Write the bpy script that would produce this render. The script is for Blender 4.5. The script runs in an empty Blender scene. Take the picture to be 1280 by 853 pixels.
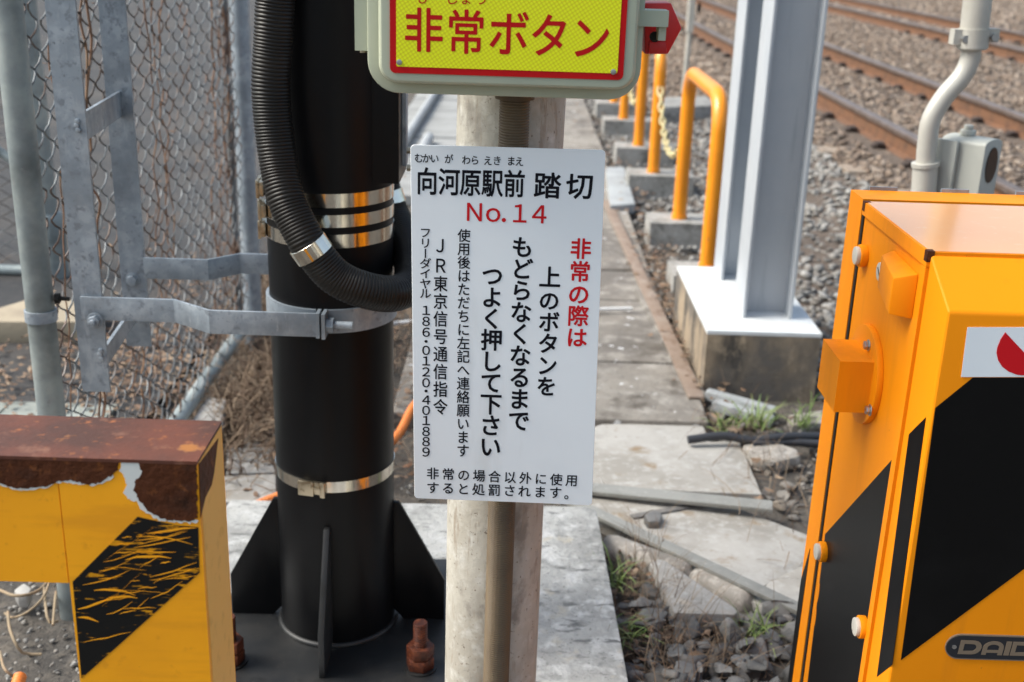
import bpy, bmesh, math, random
import numpy as np
from mathutils import Vector, Matrix
random.seed(7); RNG = np.random.default_rng(11)
SC = bpy.context.scene; COL = SC.collection

# ------------------------------------------------------------------ camera
F = 1460.0; CX, CY = 640.0, 426.5; H = 1.23           # focal length in photo pixels, eye height
def nrm(v): v = np.array(v, float); return v / np.linalg.norm(v)
DN = nrm((-135, 4170, F)); UP = -DN
YW = np.array((10, -508, F), float); YW = nrm(YW - YW.dot(DN) * DN)
XW = np.cross(YW, UP); XW = XW if XW[0] > 0 else -XW
EYE = np.array((0, 0, H))
def ray(px, py):
    v = np.array((px - CX, py - CY, F)); return np.array((v @ XW, v @ YW, v @ UP))
def PZ(px, py, z): r = ray(px, py); return Vector(EYE + r * ((z - H) / r[2]))
def PY(px, py, y): r = ray(px, py); return Vector(EYE + r * (y / r[1]))
def PX(px, py, x): r = ray(px, py); return Vector(EYE + r * (x / r[0]))
cam = bpy.data.cameras.new('camera'); camo = bpy.data.objects.new('camera', cam); COL.objects.link(camo)
Rm = np.array([XW, YW, UP]) @ np.diag([1, -1, -1])     # columns: camera right, up, back
M4 = Matrix.Identity(4)
for i in range(3):
    for j in range(3): M4[i][j] = Rm[i][j]
M4.translation = Vector(EYE); camo.matrix_world = M4
cam.sensor_width = 36; cam.lens = F / 1280 * 36; cam.clip_start = 0.05; cam.clip_end = 500
cam.dof.use_dof = True; cam.dof.focus_distance = 1.50; cam.dof.aperture_fstop = 5.9
SC.camera = camo

# ------------------------------------------------------------------ light
w = bpy.data.worlds.new('World'); SC.world = w; w.use_nodes = True
nt = w.node_tree; nt.nodes.clear()
sky = nt.nodes.new('ShaderNodeTexSky'); sky.sky_type = 'NISHITA'; sky.sun_disc = False
sky.sun_elevation = math.radians(48); sky.sun_rotation = math.radians(-91)
sky.dust_density = 4.0; sky.air_density = 1.0; sky.ozone_density = 1.0
hs = nt.nodes.new('ShaderNodeHueSaturation'); hs.inputs['Saturation'].default_value = 0.75
bg = nt.nodes.new('ShaderNodeBackground'); bg.inputs['Strength'].default_value = 0.15
ow = nt.nodes.new('ShaderNodeOutputWorld')
nt.links.new(sky.outputs[0], hs.inputs['Color']); wb = nt.nodes.new('ShaderNodeMix'); wb.data_type = 'RGBA'; wb.blend_type = 'MULTIPLY'; wb.inputs[0].default_value = 1; wb.inputs[7].default_value = (.93, 1.0, 1.0, 1)
nt.links.new(hs.outputs[0], wb.inputs[6]); nt.links.new(wb.outputs[2], bg.inputs[0]); nt.links.new(bg.outputs[0], ow.inputs[0])
sl = bpy.data.lights.new('sun', 'SUN'); sl.energy = 2.5; sl.angle = math.radians(28); sl.color = (1, 0.95, 0.88)
so = bpy.data.objects.new('sun', sl); COL.objects.link(so)
el, az = math.radians(48), math.radians(-91)
sd = Vector((math.sin(az) * math.cos(el), math.cos(az) * math.cos(el), math.sin(el)))
so.rotation_euler = sd.to_track_quat('Z', 'Y').to_euler(); so.location = (-5, -3, 6)
SC.view_settings.view_transform = 'Standard'; SC.view_settings.look = 'None'
SC.view_settings.exposure = 0.78; SC.view_settings.gamma = 1.0; SC.view_settings.use_curve_mapping = False
SC.cycles.use_denoising = True

# ------------------------------------------------------------------ materials
def mk(name, col, rough=0.6, metal=0.0, var=(), bump=None, coat=0.0, island=None, spec=0.5, rvar=None):
    """var: (scale, colour, low, high[, stretch xyz[, detail]]) layers of noise mixed over the base colour"""
    m = bpy.data.materials.new(name); m.use_nodes = True; t = m.node_tree; N = t.nodes; L = t.links
    b = N['Principled BSDF']; b.inputs['Roughness'].default_value = rough; b.inputs['Metallic'].default_value = metal
    b.inputs['Coat Weight'].default_value = coat; b.inputs['Coat Roughness'].default_value = 0.12
    b.inputs['Specular IOR Level'].default_value = spec
    tc = N.new('ShaderNodeTexCoord')
    def noise(scale, st=None, det=5):
        n = N.new('ShaderNodeTexNoise'); n.inputs['Scale'].default_value = scale; n.inputs['Detail'].default_value = det
        n.inputs['Roughness'].default_value = 0.6
        if st:
            mp = N.new('ShaderNodeMapping'); mp.inputs['Scale'].default_value = st
            L.new(tc.outputs['Object'], mp.inputs[0]); L.new(mp.outputs[0], n.inputs['Vector'])
        else: L.new(tc.outputs['Object'], n.inputs['Vector'])
        return n
    rgb = N.new('ShaderNodeRGB'); rgb.outputs[0].default_value = (*col, 1); cur = rgb.outputs[0]
    if island:
        g = N.new('ShaderNodeNewGeometry'); cr = N.new('ShaderNodeValToRGB'); cr.color_ramp.interpolation = 'LINEAR'
        els = cr.color_ramp.elements
        while len(els) < len(island): els.new(0.5)
        for i, c in enumerate(island): els[i].position = i / max(1, len(island) - 1); els[i].color = (*c, 1)
        L.new(g.outputs['Random Per Island'], cr.inputs[0]); cur = cr.outputs[0]
    for v in var:
        sc_, c2, lo, hi = v[:4]; st = v[4] if len(v) > 4 else None; det = v[5] if len(v) > 5 else 5
        n = noise(sc_, st, det); r = N.new('ShaderNodeMapRange'); r.inputs[1].default_value = lo; r.inputs[2].default_value = hi
        L.new(n.outputs['Fac'], r.inputs[0])
        mx = N.new('ShaderNodeMix'); mx.data_type = 'RGBA'
        L.new(r.outputs[0], mx.inputs[0]); L.new(cur, mx.inputs[6]); mx.inputs[7].default_value = (*c2, 1); cur = mx.outputs[2]
    L.new(cur, b.inputs['Base Color'])
    if rvar:
        n = noise(rvar[0]); r = N.new('ShaderNodeMapRange'); r.inputs[1].default_value = .3; r.inputs[2].default_value = .7
        r.inputs[3].default_value = rvar[1]; r.inputs[4].default_value = rvar[2]
        L.new(n.outputs['Fac'], r.inputs[0]); L.new(r.outputs[0], b.inputs['Roughness'])
    if bump:
        n = noise(bump[0], bump[3] if len(bump) > 3 else None, 6); bp = N.new('ShaderNodeBump'); bp.inputs['Strength'].default_value = bump[1]
        bp.inputs['Distance'].default_value = bump[2]; L.new(n.outputs['Fac'], bp.inputs['Height']); L.new(bp.outputs[0], b.inputs['Normal'])
    return m

GALV = mk('galvanised', (.265, .305, .345), .5, .3, [(34, (.345, .385, .425), .45, .6), (7, (.185, .215, .245), .48, .66), (70, (.19, .215, .245), .56, .66), (130, (.14, .16, .185), .64, .74), (45, (.35, .385, .42), .62, .72, (1, 1, .25))], (60, .25, .002), rvar=(30, .38, .62))
GALVP = mk('galvanised_pipe', (.24, .275, .28), .5, .3, [(9, (.33, .365, .355), .45, .6), (4, (.13, .15, .15), .5, .66), (60, (.25, .26, .26), .6, .75)], (50, .2, .002))
BLACKP = mk('black_paint', (.0035, .0037, .0045), .36, 0, [(14, (.007, .007, .0075), .5, .8, (1, 1, .2)), (160, (.03, .03, .03), .73, .78)], (90, .06, .001), rvar=(8, .3, .46), spec=.18)
BASEP = mk('black_base_paint', (.008, .009, .0105), .5, 0, [(12, (.02, .0195, .019), .48, .7), (140, (.10, .09, .075), .66, .76), (18, (.004, .004, .004), .56, .66)], (90, .15, .001))
STEEL = mk('stainless', (.72, .68, .60), .13, 1.0, [(40, (.55, .50, .42), .5, .8)], (25, .12, .002), rvar=(60, .08, .2))
BUCK = mk('tarnished_buckle', (.50, .43, .32), .35, 1.0, [(90, (.2, .14, .08), .5, .7)], (120, .3, .001))
CONDB = mk('black_conduit', (.008, .0072, .0065), .4, 0, [(7, (.02, .015, .012), .5, .8)], None, rvar=(9, .32, .48), spec=.26)
CONDBR = mk('brown_conduit', (.125, .088, .048), .55, 0, [(6, (.07, .046, .026), .45, .65), (90, (.3, .26, .2), .68, .76)], (60, .1, .001))
POSTP = mk('post_paint', (.46, .44, .385), .6, 0, [(7, (.36, .335, .285), .42, .62, (1, 1, .5)), (45, (.52, .51, .47), .5, .7), (16, (.24, .22, .19), .57, .68, (1, 1, .7)), (4, (.22, .205, .185), .58, .7, (1, 1, .4)), (150, (.17, .14, .11), .62, .70), (70, (.30, .26, .21), .58, .68, (1, 1, .2))], (80, .4, .003))
SIGNW = mk('sign_white', (.84, .87, .885), .38, 0, [(5, (.77, .80, .825), .45, .8), (180, (.5, .5, .5), .75, .79), (14, (.72, .74, .74), .60, .75, (1, 1, .15))], None, coat=.2)
INK = mk('black_ink', (.005, .005, .009), .5, spec=.15)
REDINK = mk('red_ink', (.60, .008, .014), .5, spec=.2)
REDP = mk('red_print', (.50, .004, .006), .5, 0, [(30, (.42, .004, .006), .5, .8)], spec=.2)
HOUSE = mk('grey_green_plastic', (.43, .45, .335), .5, 0, [(8, (.36, .39, .30), .45, .75), (120, (.25, .26, .2), .72, .8)], (120, .08, .0006))
REDBOX = mk('red_paint', (.62, .012, .010), .4, 0, [(14, (.38, .01, .012), .5, .8)])
ORANGE = mk('gate_orange', (.86, .268, .004), .5, 0, [(4, (.81, .245, .004), .4, .8), (14, (.70, .215, .008), .52, .70, (1, 1, .12)), (150, (.5, .17, .02), .72, .76)], (220, .05, .0004), spec=.14)
LIDSKY = mk('gate_orange_sky_sheen', (.88, .36, .07), .3, 0, [(6, (.86, .33, .045), .45, .7), (60, (.86, .42, .14), .6, .72)], (160, .06, .0004), coat=1.0)  # gate orange with reflected sky painted in as a paler peach
STRIPE = mk('black_tape', (.0035, .0035, .0038), .4, 0, [(7, (.007, .007, .0075), .5, .8)], (120, .1, .0006), spec=.17)
SEAM = mk('dark_seam', (.008, .006, .004), .8)
CREAM = mk('cream_plastic', (.56, .53, .47), .45)
PLATE = mk('nameplate_black', (.014, .015, .02), .5)
BRONZE = mk('nameplate_bronze', (.24, .18, .125), .5, .3)
ALU = mk('aluminium', (.45, .45, .45), .35, .9)
YPAINT = mk('barrier_yellow', (1.0, .40, .002), .5, 0, [(5, (.90, .345, .002), .45, .7), (60, (.80, .30, .003), .60, .72), (8, (.86, .33, .003), .5, .6, (.4, 1, 3)), (170, (.35, .13, .01), .7, .77)], (110, .15, .0008))
RUST = mk('rust', (.075, .022, .008), .6, 0, [(16, (.03, .012, .007), .48, .64), (70, (.17, .055, .016), .56, .72), (9, (.13, .036, .012), .52, .68)], (90, .9, .004), spec=.15)
RUSTTOP = mk('rust_top', (.115, .03, .013), .6, 0, [(9, (.06, .019, .010), .42, .6), (90, (.26, .08, .022), .6, .74), (24, (.20, .085, .05), .58, .70), (12, (.30, .11, .02), .64, .70)], (140, .4, .0015))
PRIMER = mk('white_primer', (.66, .66, .62), .6, 0, [(60, (.6, .33, .05), .6, .72)])
BOLTR = mk('rusty_bolt', (.085, .020, .008), .5, .3, [(90, (.20, .055, .018), .5, .7), (40, (.04, .012, .007), .48, .66)], (160, .5, .002))
CONC = mk('concrete', (.40, .385, .36), .85, 0, [(5, (.30, .29, .275), .45, .7), (30, (.46, .45, .43), .5, .75), (70, (.16, .15, .14), .66, .78)], (80, .4, .004))
PADC = mk('pad_concrete', (.44, .435, .415), .85, 0, [(5, (.31, .305, .29), .42, .6), (24, (.52, .515, .50), .5, .65), (26, (.14, .14, .135), .56, .66, (.6, 1.6, 1)), (9, (.22, .22, .21), .57, .68), (130, (.12, .12, .115), .6, .7), (14, (.42, .38, .31), .62, .72)], (60, .9, .006))
BLOCKC = mk('block_concrete', (.30, .29, .27), .88, 0, [(7, (.19, .182, .165), .42, .64), (60, (.38, .37, .35), .5, .7), (14, (.12, .115, .10), .58, .70)], (90, .5, .004))
PEDC = mk('pedestal_concrete', (.33, .255, .175), .88, 0, [(5, (.055, .05, .045), .45, .62, (1, 1, .35)), (22, (.42, .33, .23), .52, .75), (3, (.13, .115, .1), .5, .62)], (60, .5, .004))
SLABC = mk('slab_concrete', (.39, .37, .34), .85, 0, [(4, (.28, .26, .23), .42, .6), (40, (.43, .415, .39), .5, .72), (9, (.24, .175, .11), .59, .70), (50, (.3,.27,.23), .6, .7), (160, (.68, .67, .65), .70, .76)], (90, .35, .003))
STONEC = mk('kerb_concrete', (.29, .265, .235), .85, 0, [(6, (.20, .18, .155), .45, .68), (50, (.48, .44, .39), .5, .7)], (80, .4, .004))
GREYST = mk('grey_stone', (.34, .325, .305), .85, 0, [(7, (.26, .245, .225), .45, .68), (60, (.42, .41, .39), .55, .7), (9, (.40, .33, .25), .6, .75)], (80, .4, .003))
PATHC = mk('path_concrete', (.24, .215, .185), .9, 0, [(2.2, (.14, .125, .11), .42, .6), (11, (.33, .305, .27), .5, .68), (26, (.66, .66, .66), .655, .69), (7, (.10, .085, .07), .56, .68), (70, (.12, .10, .085), .6, .72)], (45, .8, .008))
WHITEP = mk('white_paint', (.68, .70, .71), .6, 0, [(9, (.57, .58, .58), .45, .7), (60, (.42, .40, .37), .64, .74), (5, (.50, .49, .46), .56, .7)], (60, .2, .002))
HSTEEL = mk('column_grey_paint', (.46, .48, .505), .45, 0, [(3, (.40, .43, .465), .45, .7), (25, (.36, .385, .41), .6, .72, (1, 1, .08)), (120, (.28, .26, .24), .72, .77)], (40, .05, .001))
BOLLARD = mk('guard_orange', (.80, .27, .006), .35, 0, [(7, (.70, .22, .006), .5, .75), (60, (.35, .16, .07), .66, .72)], (60, .08, .001), coat=.2)
CHAINY = mk('chain_yellow', (.55, .46, .24), .6)
ASPH = mk('asphalt', (.034, .034, .036), .9, 0, [(1.6, (.062, .055, .05), .45, .62), (150, (.09, .085, .08), .58, .72), (20, (.065, .06, .056), .5, .75)], (200, .6, .004))
SOIL = mk('soil', (.10, .086, .072), .95, 0, [(4, (.06, .055, .05), .42, .66), (30, (.14, .12, .098), .5, .72), (90, (.04, .036, .032), .55, .7)], (60, .9, .012))
BALL = mk('ballast_bed', (.14, .105, .08), .95, 0, [(30, (.09, .073, .06), .45, .65), (60, (.24, .20, .17), .55, .72)], (45, 1.0, .03))
ROCKB = mk('ballast_stone', (.2, .2, .2), .9, 0, [(40, (.12, .10, .085), .55, .8)], (120, .5, .004),
           island=[(.12, .085, .062), (.20, .145, .107), (.26, .20, .152), (.165, .117, .085), (.35, .29, .235), (.22, .157, .115), (.14, .114, .095), (.29, .225, .172)])
ROCKG = mk('grey_gravel', (.2, .2, .2), .9, 0, [(40, (.12, .11, .10), .55, .8)], (120, .5, .004),
           island=[(.15, .145, .135), (.23, .22, .205), (.34, .33, .31), (.19, .17, .15), (.29, .275, .25), (.12, .115, .11)])
ROCKD = mk('dark_stone', (.12, .12, .12), .85, 0, [(25, (.09, .09, .092), .5, .75), (130, (.22, .215, .21), .62, .75)], (70, .6, .005),
           island=[(.085, .085, .088), (.13, .128, .125), (.19, .185, .18), (.10, .098, .094), (.15, .135, .12), (.21, .205, .20)])
ROCKM = mk('rubble_stone', (.2, .2, .2), .9, 0, [(40, (.09, .08, .07), .55, .8)], (120, .5, .004), island=[(.10, .09, .08), (.155, .14, .125), (.22, .205, .185), (.12, .105, .09), (.19, .16, .13), (.28, .265, .245)])
RAILS = mk('rail_rust', (.15, .068, .032), .75, 0, [(12, (.085, .042, .023), .45, .65), (50, (.22, .105, .05), .55, .75)], (60, .3, .003))
RAILT = mk('rail_head_steel', (.20, .155, .135), .42, .5, [(9, (.13, .085, .06), .45, .7)])
CLIP = mk('rail_clip_iron', (.05, .036, .03), .8, 0, [(40, (.09, .055, .04), .5, .7)])
SLEEP = mk('sleeper_concrete', (.27, .215, .165), .9, 0, [(6, (.2, .155, .12), .45, .7)], (60, .4, .004))
RUSTSTRIP = mk('rusty_strip', (.235, .175, .135), .85, 0, [(9, (.30, .25, .21), .5, .7), (30, (.16, .10, .07), .52, .7)], (60, .3, .002))
STRIPM = mk('weathered_metal_strip', (.30, .295, .27), .6, .2, [(7, (.22, .215, .195), .45, .7), (50, (.40, .39, .36), .58, .75)], (60, .3, .002))
SENSOR = mk('sensor_grey_paint', (.40, .405, .365), .45, 0, [(7, (.34, .345, .31), .5, .75)], (80, .1, .001))
PIPEG = mk('pipe_grey_paint', (.48, .46, .41), .4, .15, [(9, (.40, .38, .33), .5, .75)], (50, .1, .001))
DARK = mk('dark_lens', (.006, .006, .008), .2)
CABLEO = mk('orange_tube', (.72, .20, .03), .5, 0, [(20, (.6, .15, .02), .5, .7)])
CABLEK = mk('black_cable', (.03, .032, .038), .5)
CABLEW = mk('white_cable', (.66, .66, .66), .5)
WIRE = mk('fence_wire', (.13, .14, .145), .5, .3, [(30, (.20, .21, .22), .5, .7), (6, (.10, .048, .026), .5, .58), (3, (.05, .036, .028), .5, .6)])
STRAW = mk('straw_stem', (.27, .205, .13), .8, 0, [(30, (.30, .2, .12), .5, .7)])
VINE = mk('dry_vine', (.20, .105, .06), .85, 0, [(20, (.30, .18, .10), .5, .7), (9, (.11, .055, .035), .5, .7)])
WEED = mk('dry_weed', (.2, .14, .09), .9, island=[(.11, .068, .042), (.18, .12, .075), (.27, .20, .135), (.07, .042, .027), (.15, .095, .06)])
LEAF = mk('dead_leaf', (.2, .1, .05), .8, island=[(.17, .10, .06), (.12, .07, .045), (.25, .165, .105), (.085, .052, .036), (.29, .21, .14), (.17, .085, .045)])
GRASS = mk('grass_blade', (.1, .2, .04), .55, island=[(.10, .17, .035), (.16, .235, .055), (.23, .28, .09), (.08, .14, .035)])
PAVER = mk('paver_grey_green', (.27, .29, .265), .85, 0, [(9, (.21, .225, .205), .45, .7)], (70, .4, .004))
KERBT = mk('tan_kerb', (.36, .30, .215), .85, 0, [(8, (.27, .22, .16), .45, .7)], (70, .4, .004))
TROUGH = mk('trough_lid', (.30, .30, .29), .88, 0, [(4, (.22, .22, .21), .45, .7)], (70, .4, .004))
BLUEC = mk('pale_lid', (.33, .345, .35), .8, 0, [(7, (.26, .27, .275), .45, .65), (40, (.4, .41, .41), .55, .7)], (70, .3, .003))
PVC = mk('pale_pipe', (.36, .37, .375), .55, 0, [(9, (.28, .28, .28), .45, .7)])

# yellow retro-reflective panel with its fine honeycomb print
YREF = mk('reflective_yellow', (.72, .78, .008), .4); _t = YREF.node_tree; _b = _t.nodes['Principled BSDF']
_tc = _t.nodes.new('ShaderNodeTexCoord'); _mp = _t.nodes.new('ShaderNodeMapping'); _mp.inputs['Scale'].default_value = (1, 0.0, 1); _mp.inputs['Rotation'].default_value = (0, .6, 0)
_vo = _t.nodes.new('ShaderNodeTexVoronoi'); _vo.inputs['Scale'].default_value = 260; _vo.inputs['Randomness'].default_value = 0.0
_cr = _t.nodes.new('ShaderNodeValToRGB'); _cr.color_ramp.elements[0].position = .25; _cr.color_ramp.elements[0].color = (.86, .90, .004, 1)
_cr.color_ramp.elements[1].position = .55; _cr.color_ramp.elements[1].color = (.70, .66, .004, 1)
_t.links.new(_tc.outputs['Object'], _mp.inputs[0]); _t.links.new(_mp.outputs[0], _vo.inputs['Vector']); _t.links.new(_vo.outputs['Distance'], _cr.inputs[0]); _t.links.new(_cr.outputs[0], _b.inputs['Base Color'])
# scratched black stripe: yellow shows in thin, slightly slanted scrapes
SCRATCH = mk('scratched_black', (.004, .004, .004), .5, 0, [(20, (.66, .27, .003), .575, .60, (.8, 1, 4.2), 5), (75, (.42, .18, .004), .62, .66, (.3, 1, 3.4), 4), (40, (.004, .004, .004), .55, .58, (1, 1, 1), 3)], (90, .2, .001), spec=.3)
for _n in SCRATCH.node_tree.nodes:
    if _n.type == 'MAPPING': _n.inputs['Rotation'].default_value = (0, .35, 0)

# ------------------------------------------------------------------ mesh helpers
def obj(name, bm, mat, parent=None, smooth=35, bevel=0.0, seg=2):
    if bevel:
        ed = [e for e in bm.edges if e.is_manifold and len(e.link_faces) == 2 and e.calc_face_angle(0) > .5]
        bmesh.ops.bevel(bm, geom=ed, offset=bevel, segments=seg, affect='EDGES', profile=.6, clamp_overlap=True)
    me = bpy.data.meshes.new(name); bm.to_mesh(me); bm.free()
    return link(name, me, mat, parent, smooth)
def link(name, me, mat, parent=None, smooth=35):
    if mat: me.materials.append(mat)
    if smooth:
        for p in me.polygons: p.use_smooth = True
        me.set_sharp_from_angle(angle=math.radians(smooth))
    o = bpy.data.objects.new(name, me); COL.objects.link(o)
    if parent:
        o.parent = parent; p = Vector((0, 0, 0)); q = parent
        while q: p += q.location; q = q.parent
        o.location = -p
    return o
def thing(name, label, cat, loc=(0, 0, 0), group=None):
    o = bpy.data.objects.new(name, None); COL.objects.link(o); o.location = loc; o.empty_display_size = .05
    return tag(o, label, cat, group)
def tag(o, label, cat, group=None, kind=None):
    o['label'] = label; o['category'] = cat
    if group: o['group'] = group
    if kind: o['kind'] = kind
    return o
def struct(o): o['kind'] = 'structure'; return o
def stuff(o, label, cat): tag(o, label, cat); o['kind'] = 'stuff'; return o
def dup(root, loc, label=None):
    r = root.copy(); COL.objects.link(r); r.location = loc
    if label: r['label'] = label
    for ch in list(root.children):
        c = ch.copy(); COL.objects.link(c); c.parent = r
        for g in ch.children:
            d = g.copy(); COL.objects.link(d); d.parent = c
    return r
def NB(): return bmesh.new()
def box(bm, a, b):
    v = [bm.verts.new((x, y, z)) for z in (a[2], b[2]) for y in (a[1], b[1]) for x in (a[0], b[0])]
    for f in ((0, 2, 3, 1), (4, 5, 7, 6), (0, 1, 5, 4), (2, 6, 7, 3), (0, 4, 6, 2), (1, 3, 7, 5)): bm.faces.new([v[i] for i in f])
    return bm
def prism(bm, pts, off):
    off = Vector(off); A = [bm.verts.new(p) for p in pts]; B = [bm.verts.new(Vector(p) + off) for p in pts]; n = len(A)
    fs = [bm.faces.new(A), bm.faces.new(B[::-1])]
    for i in range(n): fs.append(bm.faces.new((A[i], B[i], B[(i + 1) % n], A[(i + 1) % n])))
    bmesh.ops.recalc_face_normals(bm, faces=fs)
    return bm
def tube(bm, pts, rad, n=12, caps=True, closed=False):
    pts = [Vector(p) for p in pts]; m = len(pts)
    rads = rad if hasattr(rad, '__len__') else [rad] * m
    t = (pts[1] - pts[0]).normalized(); ref = Vector((0, 0, 1)) if abs(t.z) < .9 else Vector((1, 0, 0))
    u = t.cross(ref).normalized(); rings = []
    for i in range(m):
        t = (pts[min(i + 1, m - 1)] - pts[max(i - 1, 0)]).normalized()
        u = (u - t * u.dot(t)).normalized(); v = t.cross(u)
        rings.append([bm.verts.new(pts[i] + (u * math.cos(2 * math.pi * k / n) + v * math.sin(2 * math.pi * k / n)) * rads[i]) for k in range(n)])
    for a, b in zip(rings, rings[1:]):
        for k in range(n): bm.faces.new((a[k], a[(k + 1) % n], b[(k + 1) % n], b[k]))
    if caps: bm.faces.new(rings[0][::-1]); bm.faces.new(rings[-1])
    return bm
def spline(P, step):
    P = [Vector(p) for p in P]; Q = [2 * P[0] - P[1]] + P + [2 * P[-1] - P[-2]]; out = []
    for i in range(1, len(Q) - 2):
        a, b, c, d = Q[i - 1:i + 3]; k = max(4, int((c - b).length / step * 4))
        for j in range(k):
            t = j / k
            out.append(.5 * ((2 * b) + (c - a) * t + (2 * a - 5 * b + 4 * c - d) * t * t + (3 * b - a - 3 * c + d) * t ** 3))
    out.append(P[-1]); res = [out[0]]; acc = 0
    for p, q in zip(out, out[1:]):
        acc += (q - p).length
        if acc >= step: res.append(q); acc = 0
    return res
def ribbed(bm, P, r, pitch, amp, n=24):
    pts = spline(P, pitch / 4); rr = [r + amp * (1, .35, -1, .35)[i % 4] for i in range(len(pts))]
    return tube(bm, pts, rr, n)
def ring(bm, c, r0, r1, z0, z1, n=48, a0=0, a1=2 * math.pi):
    full = abs(a1 - a0 - 2 * math.pi) < 1e-4; k = n if full else n + 1; R = []
    for i in range(k):
        a = a0 + (a1 - a0) * i / n; ca, sa = math.cos(a), math.sin(a)
        R.append([bm.verts.new((c[0] + r * ca, c[1] + r * sa, z)) for r, z in ((r0, z0), (r1, z0), (r1, z1), (r0, z1))])
    for i in range(n):
        A, B = R[i], R[(i + 1) % k]
        for j in range(4): bm.faces.new((A[j], B[j], B[(j + 1) % 4], A[(j + 1) % 4]))
    if not full: bm.faces.new(R[0][::-1]); bm.faces.new(R[-1])
    bmesh.ops.recalc_face_normals(bm, faces=bm.faces); return bm
def hexcyl(bm, c, r, axis, h, n=6, rot=0):
    axis = Vector(axis).normalized(); ref = Vector((0, 0, 1)) if abs(axis.z) < .9 else Vector((1, 0, 0)); u = axis.cross(ref).normalized(); v = axis.cross(u)
    pts = [Vector(c) + (u * math.cos(rot + 2 * math.pi * k / n) + v * math.sin(rot + 2 * math.pi * k / n)) * r for k in range(n)]
    return prism(bm, pts, axis * h)
def rrect(x0, x1, z0, z1, r, y, n=8):
    p = []
    for cx, cz, a in ((x1 - r, z1 - r, 0), (x0 + r, z1 - r, 90), (x0 + r, z0 + r, 180), (x1 - r, z0 + r, 270)):
        for k in range(n + 1):
            t = math.radians(a + 90 * k / n); p.append(Vector((cx + r * math.cos(t), y, cz + r * math.sin(t))))
    return p
def mesh_np(name, V, Fc, mat, parent=None):
    me = bpy.data.meshes.new(name); nv, nf, k = len(V), len(Fc), Fc.shape[1]
    me.vertices.add(nv); me.vertices.foreach_set('co', np.asarray(V, np.float32).ravel())
    me.loops.add(nf * k); me.loops.foreach_set('vertex_index', Fc.astype(np.int32).ravel())
    me.polygons.add(nf); me.polygons.foreach_set('loop_start', np.arange(0, nf * k, k, dtype=np.int32))
    me.update(calc_edges=True); me.validate()
    return link(name, me, mat, parent, 0)

# lettering: each glyph is set on a plane facing the street (constant Y), em box centred on its place
_fc = bpy.data.curves.new('glyph_source', 'FONT'); _fo = bpy.data.objects.new('glyph_source', _fc); COL.objects.link(_fo)
_fc.resolution_u = 3
_gc = {}
def glyph(ch, bold):
    if (ch, bold) not in _gc:
        _fc.body = ch; _fc.offset = bold
        dg = bpy.context.evaluated_depsgraph_get(); dg.update()
        me = bpy.data.meshes.new_from_object(_fo.evaluated_get(dg))
        _gc[(ch, bold)] = ([v.co.copy() for v in me.vertices], [tuple(p.vertices) for p in me.polygons]); bpy.data.meshes.remove(me)
    return _gc[(ch, bold)]
def lettering(name, items, y, mat, parent, bold=.012, n=10):
    """items: (char, px, py, em_x px, em_y px); the weight comes from copies of the glyph shifted round a small circle, which also rounds the stroke ends"""
    V, Fs = [], []
    for ch, px, py, ex, ey in items:
        c = PY(px, py, y); sx = (PY(px + ex, py, y) - c).length; sz = (PY(px, py + ey, y) - c).length
        G, P = glyph(ch, 0)
        for k in range(n):
            dx, dz = bold * math.cos(2 * math.pi * k / n), bold * math.sin(2 * math.pi * k / n); base = len(V)
            for co in G:
                a, b = co.x - .5, co.y - .38
                if ch == 'ー' and name.startswith('small'): a, b = -b, a
                V.append((c.x + (a + dx) * sx, y - .00002 * k, c.z + (b + dz) * sz))
            for p in P: Fs.append([base + i for i in p])
    me = bpy.data.meshes.new(name); me.from_pydata(V, [], Fs); me.update()
    return link(name, me, mat, parent, 0)
def run(s, p0, p1, ex, ey=None):
    n = len(s); ey = ey or ex
    return [(c, p0[0] + (p1[0] - p0[0]) * i / max(1, n - 1), p0[1] + (p1[1] - p0[1]) * i / max(1, n - 1), ex, ey) for i, c in enumerate(s) if c != ' ']

# ------------------------------------------------------------------ ground
def gz(x, y):
    """height of the bare ground: near strip low, ballast shoulder rising towards the tracks"""
    s = np.clip((x - 1.0) / 1.3, 0, 1); s = s * s * (3 - 2 * s)
    f = np.clip((y - 2.2) / 1.5, 0, 1)
    return -.13 + .17 * s * f
def grid(name, xs, ys, mat, zf, kind=True):
    X, Y = np.meshgrid(xs, ys); Z = zf(X, Y); V = np.stack([X, Y, Z], -1).reshape(-1, 3); nx, ny = len(xs), len(ys)
    i = (np.arange(ny - 1)[:, None] * nx + np.arange(nx - 1)[None]).ravel()
    return mesh_np(name, V, np.stack([i, i + 1, i + nx + 1, i + nx], -1), mat)
xs = np.concatenate([np.linspace(-60, -6, 20), np.linspace(-5.5, 8, 150), np.linspace(9, 60, 20)])
ys = np.concatenate([np.linspace(-30, 0, 12), np.linspace(.2, 12, 130), np.linspace(12.5, 90, 60)])
struct(grid('ground', xs, ys, SOIL, lambda X, Y: gz(X, Y) - .012 + .012 * np.sin(X * 7.1 + Y * 3.3) * np.sin(Y * 5.7 - X * 2.2)))
xb = np.concatenate([np.linspace(.95, 8, 80), np.linspace(8.5, 60, 20)])
bb = grid('ballast_bed', xb, np.concatenate([np.linspace(3.0, 14, 120), np.linspace(14.5, 90, 60)]), BALL, lambda X, Y: gz(X, Y) + .004)
struct(bb)
struct(grid('asphalt_road', np.linspace(-30, -1.02, 30), np.linspace(3.05, 80, 60), ASPH, lambda X, Y: -.105 + 0 * X))
def sheet(name, pts, mat, th):
    o = obj(name, prism(NB(), [Vector(p) for p in pts], (0, 0, -th)), mat, None, 0, bevel=.004); return o
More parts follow.
